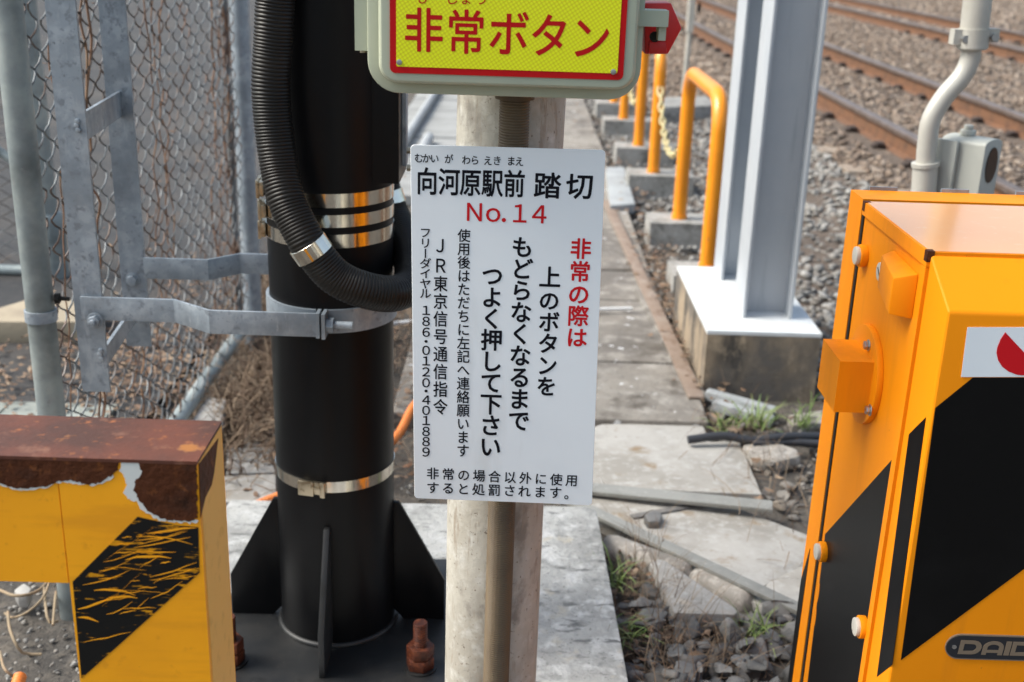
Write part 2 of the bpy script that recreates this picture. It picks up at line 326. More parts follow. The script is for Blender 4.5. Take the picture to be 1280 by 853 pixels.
# walkway: cast concrete bays along the trackside
px0, px1 = -.33, .60
bays = [3.12, 3.62, 4.32, 4.75, 5.9, 7.2, 8.6, 10.2, 12.5, 16, 24]
bm = NB()
for a, b in zip(bays, bays[1:]):
    l = [(px0, a + .01), (px1 - .02 * random.random(), a + .012), (px1 - .03 * random.random(), b - .008), (px0, b - .01)]
    z = -.098 + random.uniform(-.004, .004)
    prism(bm, [Vector((x, y, z)) for x, y in l], (0, 0, -.05))
struct(obj('walkway', bm, PATHC, None, 0, bevel=.006))

# ------------------------------------------------------------------ stones
def ico(sub):
    b = bmesh.new(); bmesh.ops.create_icosphere(b, subdivisions=sub, radius=1); b.verts.ensure_lookup_table()
    V = np.array([v.co[:] for v in b.verts]); Fc = np.array([[v.index for v in f.verts] for f in b.faces]); b.free(); return V, Fc
def rocks(name, P, size, mat, sub=1, parent=None, flat=.7):
    V0, F0 = ico(sub); n = len(P); nv = len(V0)
    # a handful of angular prototypes: sphere points pushed in by random cutting planes
    protos = []
    for k in range(14):
        V = V0.copy()
        for _ in range(9):
            d = RNG.normal(size=3); d /= np.linalg.norm(d); h = RNG.uniform(.28, .62); s = V @ d
            V -= np.where(s > h, s - h, 0)[:, None] * d
        V += RNG.normal(scale=.012 if sub > 1 else .04, size=V.shape); protos.append(V)
    protos = np.array(protos); idx = RNG.integers(0, 14, n)
    q = RNG.normal(size=(n, 4)); q /= np.linalg.norm(q, axis=1)[:, None]; a, b, c, d = q.T
    R = np.stack([1 - 2 * (c * c + d * d), 2 * (b * c - a * d), 2 * (b * d + a * c), 2 * (b * c + a * d), 1 - 2 * (b * b + d * d), 2 * (c * d - a * b),
                  2 * (b * d - a * c), 2 * (c * d + a * b), 1 - 2 * (b * b + c * c)], -1).reshape(n, 3, 3)
    S = np.stack([RNG.uniform(.8, 1.3, n), RNG.uniform(.65, 1.1, n), RNG.uniform(.5, .9, n)], -1)
    W = np.einsum('nij,nvj->nvi', R, protos[idx] * S[:, None, :]); W[:, :, 2] *= flat
    W = W * np.asarray(size)[:, None, None] + P[:, None, :]
    Fc = (F0[None] + (np.arange(n) * nv)[:, None, None]).reshape(-1, 3)
    return mesh_np(name, W.reshape(-1, 3), Fc, mat, parent)
def inview(P, m=90):
    d = P - EYE; u = d @ XW; v = d @ YW; z = d @ UP
    Rc = np.array([XW, YW, UP]); c = d @ Rc; ok = c[:, 2] > .2
    x = CX + F * c[:, 0] / np.maximum(c[:, 2], .2); y = CY + F * c[:, 1] / np.maximum(c[:, 2], .2)
    return ok & (x > -m) & (x < 1280 + m) & (y > -m) & (y < 853 + m)
def scatter(x0, x1, y0, y1, dens):
    n = int((x1 - x0) * (y1 - y0) * dens); P = np.stack([RNG.uniform(x0, x1, n), RNG.uniform(y0, y1, n), np.zeros(n)], -1)
    P[:, 2] = gz(P[:, 0], P[:, 1]); return P[inview(P, 200)]
def nottrack(P):   # keep the rail heads clear
    return P
A = scatter(.98, 8, 2.9, 9.5, 620); A[:, 2] += RNG.uniform(-.004, .022, len(A))
A2 = scatter(1.0, 14, 9.5, 17, 330); A2[:, 2] += RNG.uniform(-.004, .022, len(A2))
A3 = scatter(1.0, 22, 17, 40, 90); A3[:, 2] += RNG.uniform(-.004, .02, len(A3))
for P_ in (A, A2, A3):
    for r_ in (2.34, 3.407, 5.62, 6.69): P_[np.abs(P_[:, 0] - r_) < .17, 2] -= .03
B = A[(A[:, 0] < 1.9)]; A = A[A[:, 0] >= 1.9]
stuff(rocks('ballast', np.concatenate([A, A2, A3]), np.concatenate([RNG.uniform(.022, .045, len(A)), RNG.uniform(.03, .05, len(A2)), RNG.uniform(.05, .075, len(A3))]), ROCKB), 'brown crushed stone ballast covering the railway track bed', 'ballast')
C = scatter(.60, .98, 4.1, 16, 520); C[:, 2] += RNG.uniform(-.005, .02, len(C))
stuff(rocks('gravel', np.concatenate([B, C]), np.concatenate([RNG.uniform(.022, .043, len(B)), RNG.uniform(.016, .034, len(C))]), ROCKG), 'grey rounded gravel beside the track and around the orange guard rails', 'gravel')
SLABPX = [[(700, 548), (752, 530), (877, 527), (888, 552), (924, 551), (953, 618), (860, 614), (700, 604)], [(700, 600), (880, 620), (925, 622), (1040, 670), (1040, 800), (1010, 790), (946, 760), (832, 692), (748, 646), (700, 640)],
          [(740, 660), (770, 650), (945, 740), (950, 765), (925, 775), (838, 770), (808, 705), (745, 690)], [(922, 556), (960, 546), (1000, 558), (1006, 570), (972, 580), (935, 575)]]
def pxof(P):
    c = (P - EYE) @ np.array([XW, YW, UP]); return CX + F * c[:, 0] / c[:, 2], CY + F * c[:, 1] / c[:, 2]
def offslabs(P):
    x, y = pxof(P); keep = np.ones(len(P), bool)
    for poly in SLABPX:
        ins = np.zeros(len(P), bool)
        for (x0, y0), (x1, y1) in zip(poly, poly[1:] + poly[:1]):
            if y0 != y1: ins ^= ((y0 > y) != (y1 > y)) & (x < (x1 - x0) * (y - y0) / (y1 - y0) + x0)
        keep &= ~ins
    return P[keep]
D = np.concatenate([scatter(.25, .95, 1.6, 2.22, 1150), scatter(.62, 1.3, 2.22, 3.25, 420)]); D = offslabs(D); D[:, 2] += RNG.uniform(-.005, .03, len(D)); D2 = D[D[:, 1] >= 2.22]; D = D[D[:, 1] < 2.22]; D2 = np.concatenate([D2, offslabs(scatter(.62, 1.3, 2.22, 3.3, 700))])
stuff(rocks('dark_stones', D, RNG.choice([.016, .022, .028, .036, .046, .054], len(D)) * RNG.uniform(.85, 1.15, len(D)), ROCKD, 3), 'dark grey angular stones heaped between concrete pad and striped orange box', 'stones')
stuff(rocks('rubble', D2, RNG.uniform(.010, .030, len(D2)), ROCKM, 2), 'small brown grey rubble between pale slabs, pedestal and orange box', 'rubble')
E1 = np.concatenate([scatter(-2.6, -.66, 1.5, 2.9, 1500), scatter(-.33, .22, 2.5, 3.1, 260), scatter(.2, .64, 1.7, 3.3, 700)]); E1[:, 2] += RNG.uniform(-.008, .006, len(E1))
stuff(rocks('grit', E1, RNG.uniform(.004, .012, len(E1)), ROCKG), 'small grey grit scattered over the bare soil', 'grit')

# ------------------------------------------------------------------ litter, weeds, grass
def strands(name, roots, L, wd, mat, curl=.6, lean=None, parent=None, segs=5, spread=.5):
    n = len(roots); L = np.asarray(L); th = RNG.uniform(0, 2 * np.pi, n); V = np.zeros((n, segs + 1, 2, 3)); pos = np.array(roots, float)
    tilt = np.abs(RNG.normal(0, spread, n)); d = np.stack([np.cos(th) * np.sin(tilt), np.sin(th) * np.sin(tilt), np.cos(tilt)], -1)
    if lean is not None: d += np.array(lean)
    side = np.stack([-np.sin(th), np.cos(th), np.zeros(n)], -1) + RNG.normal(0, .35, (n, 3)); side /= np.linalg.norm(side, axis=1)[:, None]
    for k in range(segs + 1):
        wk = wd * (1 - .85 * (k / segs) ** 1.5)
        V[:, k, 0] = pos - side * wk / 2; V[:, k, 1] = pos + side * wk / 2
        d = d + RNG.normal(0, .18 * curl, (n, 3)) + np.array((0, 0, -curl * .32)) + np.stack([np.cos(th), np.sin(th), 0 * th], -1) * curl * .18
        d /= np.linalg.norm(d, axis=1)[:, None]; pos = pos + d * (L / segs)[:, None]
    b = (np.arange(n) * (segs + 1) * 2)[:, None]; k = np.arange(segs)[None] * 2
    Fc = np.stack([b + k, b + k + 1, b + k + 3, b + k + 2], -1).reshape(-1, 4)
    return mesh_np(name, V.reshape(-1, 3), Fc, mat, parent)
def leaves(P, s):
    n = len(P); V = np.zeros((n, 6, 3)); th = RNG.uniform(0, 2 * np.pi, n); c, sn = np.cos(th), np.sin(th)
    base = np.array([(-1, 0, .15), (-.35, .38, .0), (.4, .33, .12), (1, 0, .3), (.4, -.33, .1), (-.35, -.38, .02)])
    for k in range(6):
        p = base[k] + RNG.normal(0, .13, (n, 3)); V[:, k, 0] = p[:, 0] * c - p[:, 1] * sn; V[:, k, 1] = p[:, 0] * sn + p[:, 1] * c; V[:, k, 2] = p[:, 2] + RNG.normal(0, .12, n)
    V = V * s[:, None, None] + P[:, None]
    b = (np.arange(n) * 6)[:, None]
    return V.reshape(-1, 3), np.concatenate([b + np.array([[0, 1, 2, 3]]), b + np.array([[0, 3, 4, 5]])])
def around(cx, cy, sx, sy, n, z): return np.stack([RNG.normal(cx, sx, n), RNG.normal(cy, sy, n), np.full(n, z)], -1)
LP = np.concatenate([around(-1.15, 3.4, .25, .35, 900, -.09), around(-.95, 4.4, .3, .6, 500, -.085), around(.31, 2.25, .04, .2, 130, -.12), around(.63, 4.4, .035, .5, 300, -.09), around(.68, 3.0, .07, .25, 50, -.11),
                     around(-.22, 3.0, .1, .25, 160, -.085), around(.66, 6.5, .08, 1.5, 350, -.09), around(-1.5, 3.3, .35, .25, 350, -.09), around(.35, 1.85, .08, .12, 25, -.11), around(-.6, 3.5, .2, .5, 450, -.09)])
LP = offslabs(LP); LP[:, 2] += RNG.uniform(0, .02, len(LP))
V_, F_ = leaves(LP, RNG.uniform(.006, .019, len(LP))); stuff(mesh_np('dead_leaves', V_, F_, LEAF), 'brown dead leaves lying on the ground by fence and path edges', 'leaves')
NP_ = np.concatenate([around(.33, 2.12, .045, .2, 620, -.12), around(.40, 1.98, .09, .05, 120, -.11), around(.645, 4.3, .04, .5, 380, -.09), around(.68, 2.9, .07, .25, 160, -.09), around(-.25, 2.8, .1, .15, 160, -.09)])
stuff(strands('dry_needles', NP_, RNG.uniform(.05, .16, len(NP_)), .002, WEED, curl=.5, spread=1.4), 'tangled straw coloured dry stems between pad and concrete stones', 'dry stems')
WP = np.concatenate([around(-.70, 3.15, .07, .22, 2400, -.11), around(-.62, 3.75, .12, .3, 2400, -.11), around(-.55, 2.95, .05, .1, 500, -.11), around(-.16, 3.6, .05, .3, 350, -.1), around(-.88, 4.2, .06, .3, 700, -.11)])
stuff(strands('dry_weeds', WP, RNG.uniform(.06, .24, len(WP)), .0045, WEED, curl=.85, spread=.6), 'matted brown dead weeds along the foot of the fence', 'weeds')
def tuft(px, py, z, n, L, label):
    p = PZ(px, py, z); r = around(0, 0, .018, .018, n, 0)
    o = strands('grass_tuft', r, RNG.uniform(.4, 1, n) * L, .0045, GRASS, curl=.55, spread=.55); o.location = p
    tag(o, label, 'grass tuft', 'green grass tufts')
tuft(945, 532, -.10, 57, .13, 'green grass tuft growing in front of the white topped pedestal')
tuft(1003, 532, -.10, 44, .12, 'green grass tuft at the left edge of the orange box beside pedestal')
tuft(905, 538, -.10, 23, .10, 'sparse low grass tuft left of the pedestal front corner')
tuft(772, 735, -.12, 34, .13, 'tall bladed grass tuft beside the right edge of the concrete pad')
tuft(782, 800, -.12, 44, .10, 'low leafy grass tuft nearest the camera beside the concrete pad')
tuft(945, 795, -.12, 44, .09, 'small bright grass tuft below the triangular stone near orange box')

# ------------------------------------------------------------------ railway
railz = .18
def rail(x, label):
    t = thing('track_rail', label, 'rail', (x, 3, railz - .15), 'railway rails')
    prof = [(-.06, 0), (-.06, .012), (-.012, .03), (-.009, .105), (-.032, .118)]
    pr = prof + [(-a, b) for a, b in prof[::-1]]
    obj('rail_web', prism(NB(), [Vector((x + a, 3, railz - .15 + b)) for a, b in pr], (0, 90, 0)), RAILS, t, 40)
    hp = [(-.032, .1185), (-.0325, .142), (-.026, .15), (.026, .15), (.0325, .142), (.032, .1185)]
    obj('rail_head', prism(NB(), [Vector((x + a, 3, railz - .15 + b)) for a, b in hp], (0, 90, 0)), RAILT, t, 40)
    first = None
    for s in (-1, 1):
        for k in range(22):
            y = 4.1 + k * .62
            if first is None:
                bm = NB(); box(bm, (-.04, -.03, -.012), (.04, .03, .012)); box(bm, (-.02, -.045, .012), (.03, .045, .028)); first = obj('rail_clip', bm, CLIP, t, 30, bevel=.008); c = first
            else: c = first.copy(); COL.objects.link(c); c.parent = t
            c.location = Vector((s * .095, y - 3, .024))
    return t
r1, r2, r3, r4 = 2.34, 3.407, 5.62, 6.69
rail(r1, 'rust brown rail of the near track, closest to the orange guard rails')
rail(r2, 'rust brown rail of the near track, second from the gravel walkway')
rail(r3, 'rust brown rail of the far track, its nearer one of two')
rail(r4, 'dark rail of the far track, farthest from the camera')
sb = None
for cx, nm in (((r1 + r2) / 2, 'near'), ((r3 + r4) / 2, 'far')):
    for k in range(20):
        y = 4.1 + k * .62
        if sb is None:
            bm = NB(); box(bm, (-1.0, -.11, -.15), (1.0, .11, 0)); sb = obj('sleeper', bm, SLEEP, None, 30, bevel=.015); o = sb
        else: o = sb.copy(); COL.objects.link(o)
        o.location = (cx, y, railz - .151)
        tag(o, 'tan concrete sleeper half buried in ballast under the %s track' % nm, 'sleeper', 'sleepers under the %s track' % nm)

# ------------------------------------------------------------------ orange guard rails on concrete blocks
def block(y, label, h=.13, x0=.64, x1=1.0, dy=.22, grp='concrete blocks under the guard rails'):
    o = obj('concrete_block', box(NB(), (x0, y - dy / 2, -.14), (x1, y + dy / 2, -.14 + h)), BLOCKC, None, 30, bevel=.008); return tag(o, label, 'concrete block', grp)
GY = [4.485, 6.47, 8.46, 10.45]
ords = ['nearest', 'second', 'third', 'farthest']
words = ['beside the grey steel column', 'with the pale chain hung between it and the nearest', 'partly behind the button box corner', 'mostly hidden behind the button box']
G0 = None
for i, y in enumerate(GY):
    if G0 is None:
        G0 = thing('guard_rail', '', 'guard rail', (.785, y, -.01), 'orange guard rails beside the track')
        hgt = .665; Lg = .87; r = .13
        P = [(.785, y, -.10), (.785, y, hgt - r)]
        for k in range(1, 9): a = math.pi / 2 * k / 8; P.append((.785, y + r - r * math.cos(a), hgt - r + r * math.sin(a)))
        for k in range(0, 9): a = math.pi / 2 * k / 8; P.append((.785, y + Lg - r + r * math.sin(a), hgt - r + r * math.cos(a)))
        P.append((.785, y + Lg, -.10))
        obj('bent_pipe', tube(NB(), P, .0315, 20), BOLLARD, G0, 50)
        for yy in (y, y + Lg): obj('foot_collar', ring(NB(), (.785, yy), .0316, .036, -.012, .012, 24), BOLLARD, G0, 40)
        g = G0
    else: g = dup(G0, (.785, y, -.01))
    g['label'] = ['orange inverted U pipe guard rail nearest the grey steel column', 'second orange pipe guard rail, pale chain hanging from its post', 'third orange pipe guard rail, partly behind the grey button box', 'farthest orange pipe guard rail, mostly hidden by the button box'][i]
    block(y, 'grey concrete block under the near leg of the %s guard rail' % ords[i]); block(y + .87, 'grey concrete block under the far leg of the %s guard rail' % ords[i])
def chain(a, b, sag, label):
    a, b = Vector(a), Vector(b); n = 22; bm = NB()
    pts = [a.lerp(b, k / n) + Vector((0, 0, -sag * (1 - (2 * k / n - 1) ** 2))) for k in range(n + 1)]
    for k in range(n):
        c = (pts[k] + pts[k + 1]) / 2; d = (pts[k + 1] - pts[k]); L = d.length * .72; d.normalize()
        s = Vector((1, 0, 0)) if k % 2 else d.cross(Vector((1, 0, 0))).normalized()
        tube(bm, [c + d * L * math.cos(t) + s * .014 * math.sin(t) for t in [2 * math.pi * j / 10 for j in range(11)]], .0055, 6, False)
    tag(obj('chain', bm, CHAINY, None, 60), label, 'chain', 'pale yellow chains between guard rails')
chain((.785, 5.39, .36), (.785, 6.44, .46), .20, 'pale yellow plastic chain hanging beside the nearest orange guard rail')
chain((.785, 7.37, .36), (.785, 8.43, .46), .22, 'pale yellow plastic chain farther off, between second and third guard rails')
tag(obj('flat_slab', prism(NB(), [PZ(x, y, -.07) for x, y in ((757, 209), (780, 209), (794, 255), (763, 257))], (0, 0, -.05)), BLUEC, None, 30, bevel=.004), 'pale bluish flat concrete lid lying behind the white sign', 'slab')
tag(obj('concrete_block', prism(NB(), [PZ(x, y, .02) for x, y in ((823, 122), (882, 120), (900, 132), (826, 134))], (0, 0, -.17)), BLOCKC, None, 30, bevel=.01), 'long low concrete block behind the orange guard rails near the gravel', 'concrete block')
# cable trough lids behind, left of the sign post
tl = None
for k in range(9):
    y = 6.3 + k * .62
    if tl is None:
        tl = obj('trough_lid', box(NB(), (-.23, -.30, -.05), (.23, .30, 0)), TROUGH, None, 30, bevel=.008); o = tl
    else: o = tl.copy(); COL.objects.link(o)
    o.location = (-.60, y, -.085 + random.uniform(-.004, .004)); o.rotation_euler.z = random.uniform(-.012, .012)
    tag(o, 'grey concrete cable trough lid in the row beyond the black pole', 'trough lid', 'cable trough lids')
bm = NB(); tube(bm, [PZ(470, 230, -.05), PZ(508, 172, -.05), PZ(542, 119, -.05), PZ(560, 90, -.05)], .03, 12); tag(obj('pale_pipe', bm, PVC, None, 60), 'long pale pipe lying along the concrete trough lids', 'pipe')
bm = NB(); tube(bm, [PZ(520, 205, -.055), PZ(536, 172, -.055)], .035, 12); tag(obj('pale_pipe', bm, PVC, None, 60), 'short pale pipe stub near the top left corner of the sign', 'pipe')

# ------------------------------------------------------------------ grey steel column on its pedestal
t = thing('column_pedestal', 'stained concrete pedestal with white painted top under the grey column', 'pedestal', (.79, 3.75, -.14))
pz = .098
pts = [PZ(x, y, pz) for x, y in ((885, 412), (1027, 417))]; x0, x1, y0, y1 = .612, .962, 3.39, 4.12
obj('pedestal_block', box(NB(), (x0, y0, -.2), (x1, y1, pz - .012)), PEDC, t, 30, bevel=.006)
obj('painted_top', box(NB(), (x0 - .001, y0 - .001, pz - .012), (x1 + .001, y1 + .001, pz)), WHITEP, t, 30, bevel=.004)
t = thing('steel_column', 'tall pale grey steel column of two H sections on white pedestal', 'column', (.82, 3.75, pz))
def hsec(y):
    bm = NB(); X0, X1 = .743, .90; d = .16; th = .010
    P = [(X0, y), (X0 + th, y), (X0 + th, y + d / 2 - .005), (X1 - th, y + d / 2 - .005), (X1 - th, y), (X1, y), (X1, y + d), (X1 - th, y + d), (X1 - th, y + d / 2 + .005), (X0 + th, y + d / 2 + .005), (X0 + th, y + d), (X0, y + d)]
    prism(bm, [Vector((a, b, pz)) for a, b in P], (0, 0, 2.4)); obj('h_section', bm, HSTEEL, t, 20, bevel=.002)
hsec(3.525); hsec(3.95)

# ------------------------------------------------------------------ pipe and sensor behind the orange box
t = thing('signal_pipe', 'cream grey S bent steel pipe with clamp behind the orange box', 'pipe', (.93, 2.62, -.13))
def q(px, py): return PY(px, py, 2.62)
a = q(1155, 235); lo = Vector((a.x, a.y, -.14))
obj('sleeve', tube(NB(), [lo, a, q(1157, 204)], .0275, 24), PIPEG, t, 50)
obj('sleeve_rim', tube(NB(), [q(1157, 208), q(1157, 203)], .031, 24), PIPEG, t, 50)
obj('bent_pipe', tube(NB(), spline([q(1157, 206), q(1159, 180), q(1164, 150), q(1180, 122), q(1203, 95), q(1213, 72), q(1214, 50)], .006), .0215, 24), PIPEG, t, 50)
obj('upper_pipe', tube(NB(), [q(1215, 62), q(1222, 0), q(1232, -120), q(1236, -200)], .030, 24), PIPEG, t, 50)
bm = NB(); tube(bm, [q(1215, 60), q(1218, 36)], .0335, 24)
c = q(1197, 46); box(bm, c - Vector((.013, .015, .016)), c + Vector((.013, .015, .016))); c = q(1239, 44); box(bm, c - Vector((.012, .015, .014)), c + Vector((.012, .015, .014)))
cl = obj('clamp', bm, PIPEG, t, 40, bevel=.003)
for x, y in ((1203, 48), (1239, 46)):
    p = q(x, y); obj('clamp_bolt', hexcyl(NB(), p - Vector((0, .014, 0)), .009, (0, -1, 0), .012, 6), ALU, cl, 30)
t = thing('track_sensor', 'grey box sensor with oval black window and ribbed top', 'sensor', (1.02, 2.6, -.13))
S = lambda px, py, y=2.6: PY(px, py, y)
fx0, fx1 = S(1219, 200).x, S(1252, 200).x; fzt, fzb = S(1233, 181).z, S(1233, 300).z
# a hooded housing, turned a little so the window looks along the track
bm = NB()
prof = []
W_, D_, Hh = .082, .105, .33
for k in range(9):
    a = math.pi * k / 8; prof.append((W_ / 2 * math.cos(a), .012 * math.sin(a)))
pl = [Vector((x, 0, z)) for x, z in prof] + [Vector((-W_ / 2, 0, -Hh)), Vector((W_ / 2, 0, -Hh))]
rot = Matrix.Rotation(math.radians(43), 4, 'Z'); org = S(1243, 181)
prism(bm, [org + rot @ p for p in pl], rot @ Vector((0, D_, 0))); body = obj('sensor_body', bm, SENSOR, t, 35, bevel=.003)
wp = [org + rot @ Vector((.026 * math.cos(2 * math.pi * k / 24), -.002, -.046 + .040 * math.sin(2 * math.pi * k / 24))) for k in range(24)]
obj('window', prism(NB(), wp, rot @ Vector((0, .003, 0))), DARK, body, 30)
bm = NB(); o2 = org + rot @ Vector((0, D_ * .62, .012)); hexcyl(bm, o2, .017, (0, 0, 1), .012, 16); hexcyl(bm, o2 + Vector((0, 0, .012)), .010, (0, 0, 1), .011, 16); obj('top_knob', bm, SENSOR, body, 40, bevel=.002)
bm = NB(); [box(bm, (0, 0, 0), (0, 0, 0)) for _ in ()]
prism(bm, [org + rot @ Vector(v) for v in ((-W_ / 2 - .016, D_ * .55, .004), (-W_ / 2 - .004, D_ * .55, .004), (-W_ / 2 - .004, D_ * 1.02, .004), (-W_ / 2 - .016, D_ * 1.02, .004))], (0, 0, -.30)); obj('side_flange', bm, SENSOR, body, 30, bevel=.002)
bm = NB(); c = org + rot @ Vector((0, D_ / 2, -Hh)); tube(bm, [c, Vector((c.x, c.y, -.14))], .024, 16); obj('sensor_leg', bm, SENSOR, t, 50)
# distant post with a slot, between the column and the button box
b0 = PZ(862, 110, 0); yq = b0.y
t = thing('signal_post', 'pale grey post with a black slot, far off left of column', 'post', (b0.x, yq, 0))
a, b = PY(858, 40, yq), PY(874, -70, yq)
bm = NB(); box(bm, (a.x, yq - .06, a.z), (b.x, yq + .06, b.z)); hd = obj('post_head', bm, PIPEG, t, 30, bevel=.012)
c = PY(874, 10, yq - .063); bm = NB(); prism(bm, [c + Vector((.016 * math.cos(k * math.pi / 8), 0, .05 * math.sin(k * math.pi / 8))) for k in range(16)], (0, .004, 0)); obj('slot', bm, DARK, hd, 30)
c = PY(862, 40, yq); obj('post_stem', tube(NB(), [(c.x - .01, yq, -.05), (c.x, yq, c.z)], .022, 14), PIPEG, t, 50)

# ------------------------------------------------------------------ concrete pad, kerbs, slabs, strips
padz = -.05
struct_pad = obj('concrete_pad', prism(NB(), [Vector(p) for p in ((-.80, .9, padz), (.262, .9, padz), (.224, 2.47, padz), (.205, 2.49, padz), (-.64, 2.47, padz))], (0, 0, -.12)), PADC, None, 30, bevel=.008)
tag(struct_pad, 'weathered pale concrete base pad under the black pole', 'concrete pad')
def slab(name, poly, z, th, mat, label, cat, bev=.006, group=None):
    o = obj(name, prism(NB(), [PZ(x, y, z) for x, y in poly], (0, 0, -th)), mat, None, 30, bevel=bev); return tag(o, label, cat, group)
slab('paving_slab', [(700, 548), (752, 530), (877, 527), (888, 552), (924, 551), (953, 618), (860, 614), (700, 604)], -.11, .05, SLABC, 'broken pale slab with a notched corner, right of the white sign', 'paving slab')
slab('paving_slab', [(700, 608), (880, 632), (915, 632), (1030, 676), (1030, 692), (966, 727), (946, 751), (832, 692), (748, 646), (700, 626)], -.11, .05, SLABC, 'pale slab between the two weathered metal strips', 'paving slab')
slab('paving_slab', [(966, 723), (1040, 690), (1040, 800), (1010, 790), (928, 745)], -.11, .05, SLABC, 'small pale slab piece beside the foot of the orange box', 'paving slab')
slab('paving_slab', [(700, 592), (820, 596), (835, 612), (760, 640), (700, 640)], -.118, .04, SLABC, 'dirty sunken slab piece under the upper metal strip', 'paving slab')
def kerbstone(p0, p1, wd, hgt, label, px=True):
    a, b = PZ(*p0, -.115), PZ(*p1, -.115); d = (b - a); L = d.length; d.normalize(); s = Vector((-d.y, d.x, 0)); bm = NB(); n = 14; R = []
    for i in range(n + 1):
        t_ = i / n; e = min(t_, 1 - t_) * L; k = math.sqrt(max(.05, min(1, 1 - (1 - min(1, e / .028)) ** 2)))
        R.append([bm.verts.new(a + d * (t_ * L) + s * (wd / 2 * k * math.cos(j * math.pi / 7)) + Vector((0, 0, -.025 + hgt * k * math.sin(j * math.pi / 7) ** .6))) for j in range(8)])
    for A_, B_ in zip(R, R[1:]):
        for j in range(7): bm.faces.new((A_[j], A_[j + 1], B_[j + 1], B_[j]))
    bm.faces.new(R[0][::-1]); bm.faces.new(R[-1]); bmesh.ops.recalc_face_normals(bm, faces=bm.faces)
    return tag(obj('kerb_stone', bm, STONEC, None, 60), label, 'kerb stone')
kerbstone((750, 678), (868, 722), .075, .052, 'rounded long kerb stone beside the corner of the concrete pad')
kerbstone((862, 716), (945, 754), .072, .048, 'rounded kerb stone piece next to the triangular stone')
slab('stone_wedge', [(811, 703), (818, 697), (832, 699), (926, 763), (918, 768), (842, 766)], -.086, .05, GREYST, 'triangular grey stone wedge lying in front of the kerb stones', 'stone', .014)
slab('flat_stone', [(927, 556), (960, 549), (996, 560), (1002, 570), (972, 577), (940, 572)], -.095, .04, STONEC, 'pale flat stone next to the black cables', 'stone', .012)
slab('flat_stone', [(985, 518), (1030, 512), (1035, 528), (990, 531)], -.10, .04, STONEC, 'pale flat stone in the grass beside the orange box', 'stone', .01)
def strip(p0, p1, z0, z1, wd, label, mat=STRIPM, name='metal_strip', cat='metal strip', th=.012):
    a, b = PZ(*p0, z0), PZ(*p1, z1); d = (b - a).normalized(); s = Vector((-d.y, d.x, 0)).normalized() * wd / 2
    return tag(obj(name, prism(NB(), [a - s, b - s, b + s, a + s], (0, 0, -th)), mat, None, 30, bevel=.003), label, cat)
strip((690, 604), (966, 631), -.092, -.078, .05, 'upper weathered grey metal strip lying across the broken slabs')
strip((690, 613), (1040, 778), -.088, -.08, .034, 'long weathered metal strip running down to the orange box')
strip((790, 645), (915, 622), -.104, -.104, .02, 'thin dark metal strip between the two pale slabs', mat=ROCKD)
strip((884, 487), (968, 510), -.075, -.085, .035, 'pale grey kerb piece lying at the foot of the pedestal', mat=BLUEC, name='kerb_piece', cat='kerb piece', th=.03)
strip((893, 500), (966, 522), -.09, -.10, .035, 'lower pale kerb piece in the grass by the pedestal', mat=BLUEC, name='kerb_piece', cat='kerb piece', th=.03)
strip((758, 250), (871, 496), -.088, -.086, .05, 'flat rusty strip lying along the right edge of the walkway', mat=RUSTSTRIP, name='rusty_strip', cat='rusty strip', th=.01)
strip((800, 360), (872, 492), -.091, -.089, .05, 'darker flat strip half under the rusty strip', mat=PATHC, name='flat_strip', cat='flat strip', th=.01)
slab('loose_stone', [(805, 643), (820, 636), (829, 643), (825, 652), (810, 652)], -.09, .03, ROCKD, 'small dark loose stone on the slab between the strips', 'stone', .008)
def cable(P, r, mat, label, name='cable', cat='cable'):
    return tag(obj(name, tube(NB(), spline(P, .015), r, 12), mat, None, 60), label, cat)
cable([PZ(x, y, -.09 + .01 * (i % 2)) for i, (x, y) in enumerate(((860, 550), (905, 545), (940, 551), (980, 546), (1040, 546)))], .012, CABLEK, 'upper black cable in the stones behind the flat stone')
cable([PZ(x, y, -.095) for x, y in ((940, 556), (985, 553), (1040, 556))], .011, CABLEK, 'lower black cable in the stones behind the flat stone')
cable([PZ(x, y, -.082) for x, y in ((440, 412), (490, 405), (560, 398), (690, 390), (750, 387), (790, 386))], .007, CABLEW, 'thin white cable crossing the walkway behind the sign', 'cable')
bm = NB(); ribbed(bm, [PZ(300, 640, -.09), PZ(335, 626, -.075), PZ(400, 600, -.07), PZ(470, 566, -.07), PZ(498, 543, -.06), PZ(518, 507, -.055), PZ(545, 490, -.06), PZ(600, 500, -.08), PZ(650, 530, -.12)], .0115, .007, .0008, 14)
tag(obj('orange_tube', bm, CABLEO, None, 50), 'orange corrugated cable tube on the ground behind the black pole', 'cable tube')
bm = NB(); ribbed(bm, [PZ(10, 900, -.1), PZ(18, 868, -.085), PZ(25, 846, -.08)], .011, .007, .001, 14); tag(obj('orange_tube', bm, CABLEO, None, 50), 'short orange tube end at the lower left beside the pad', 'cable tube')
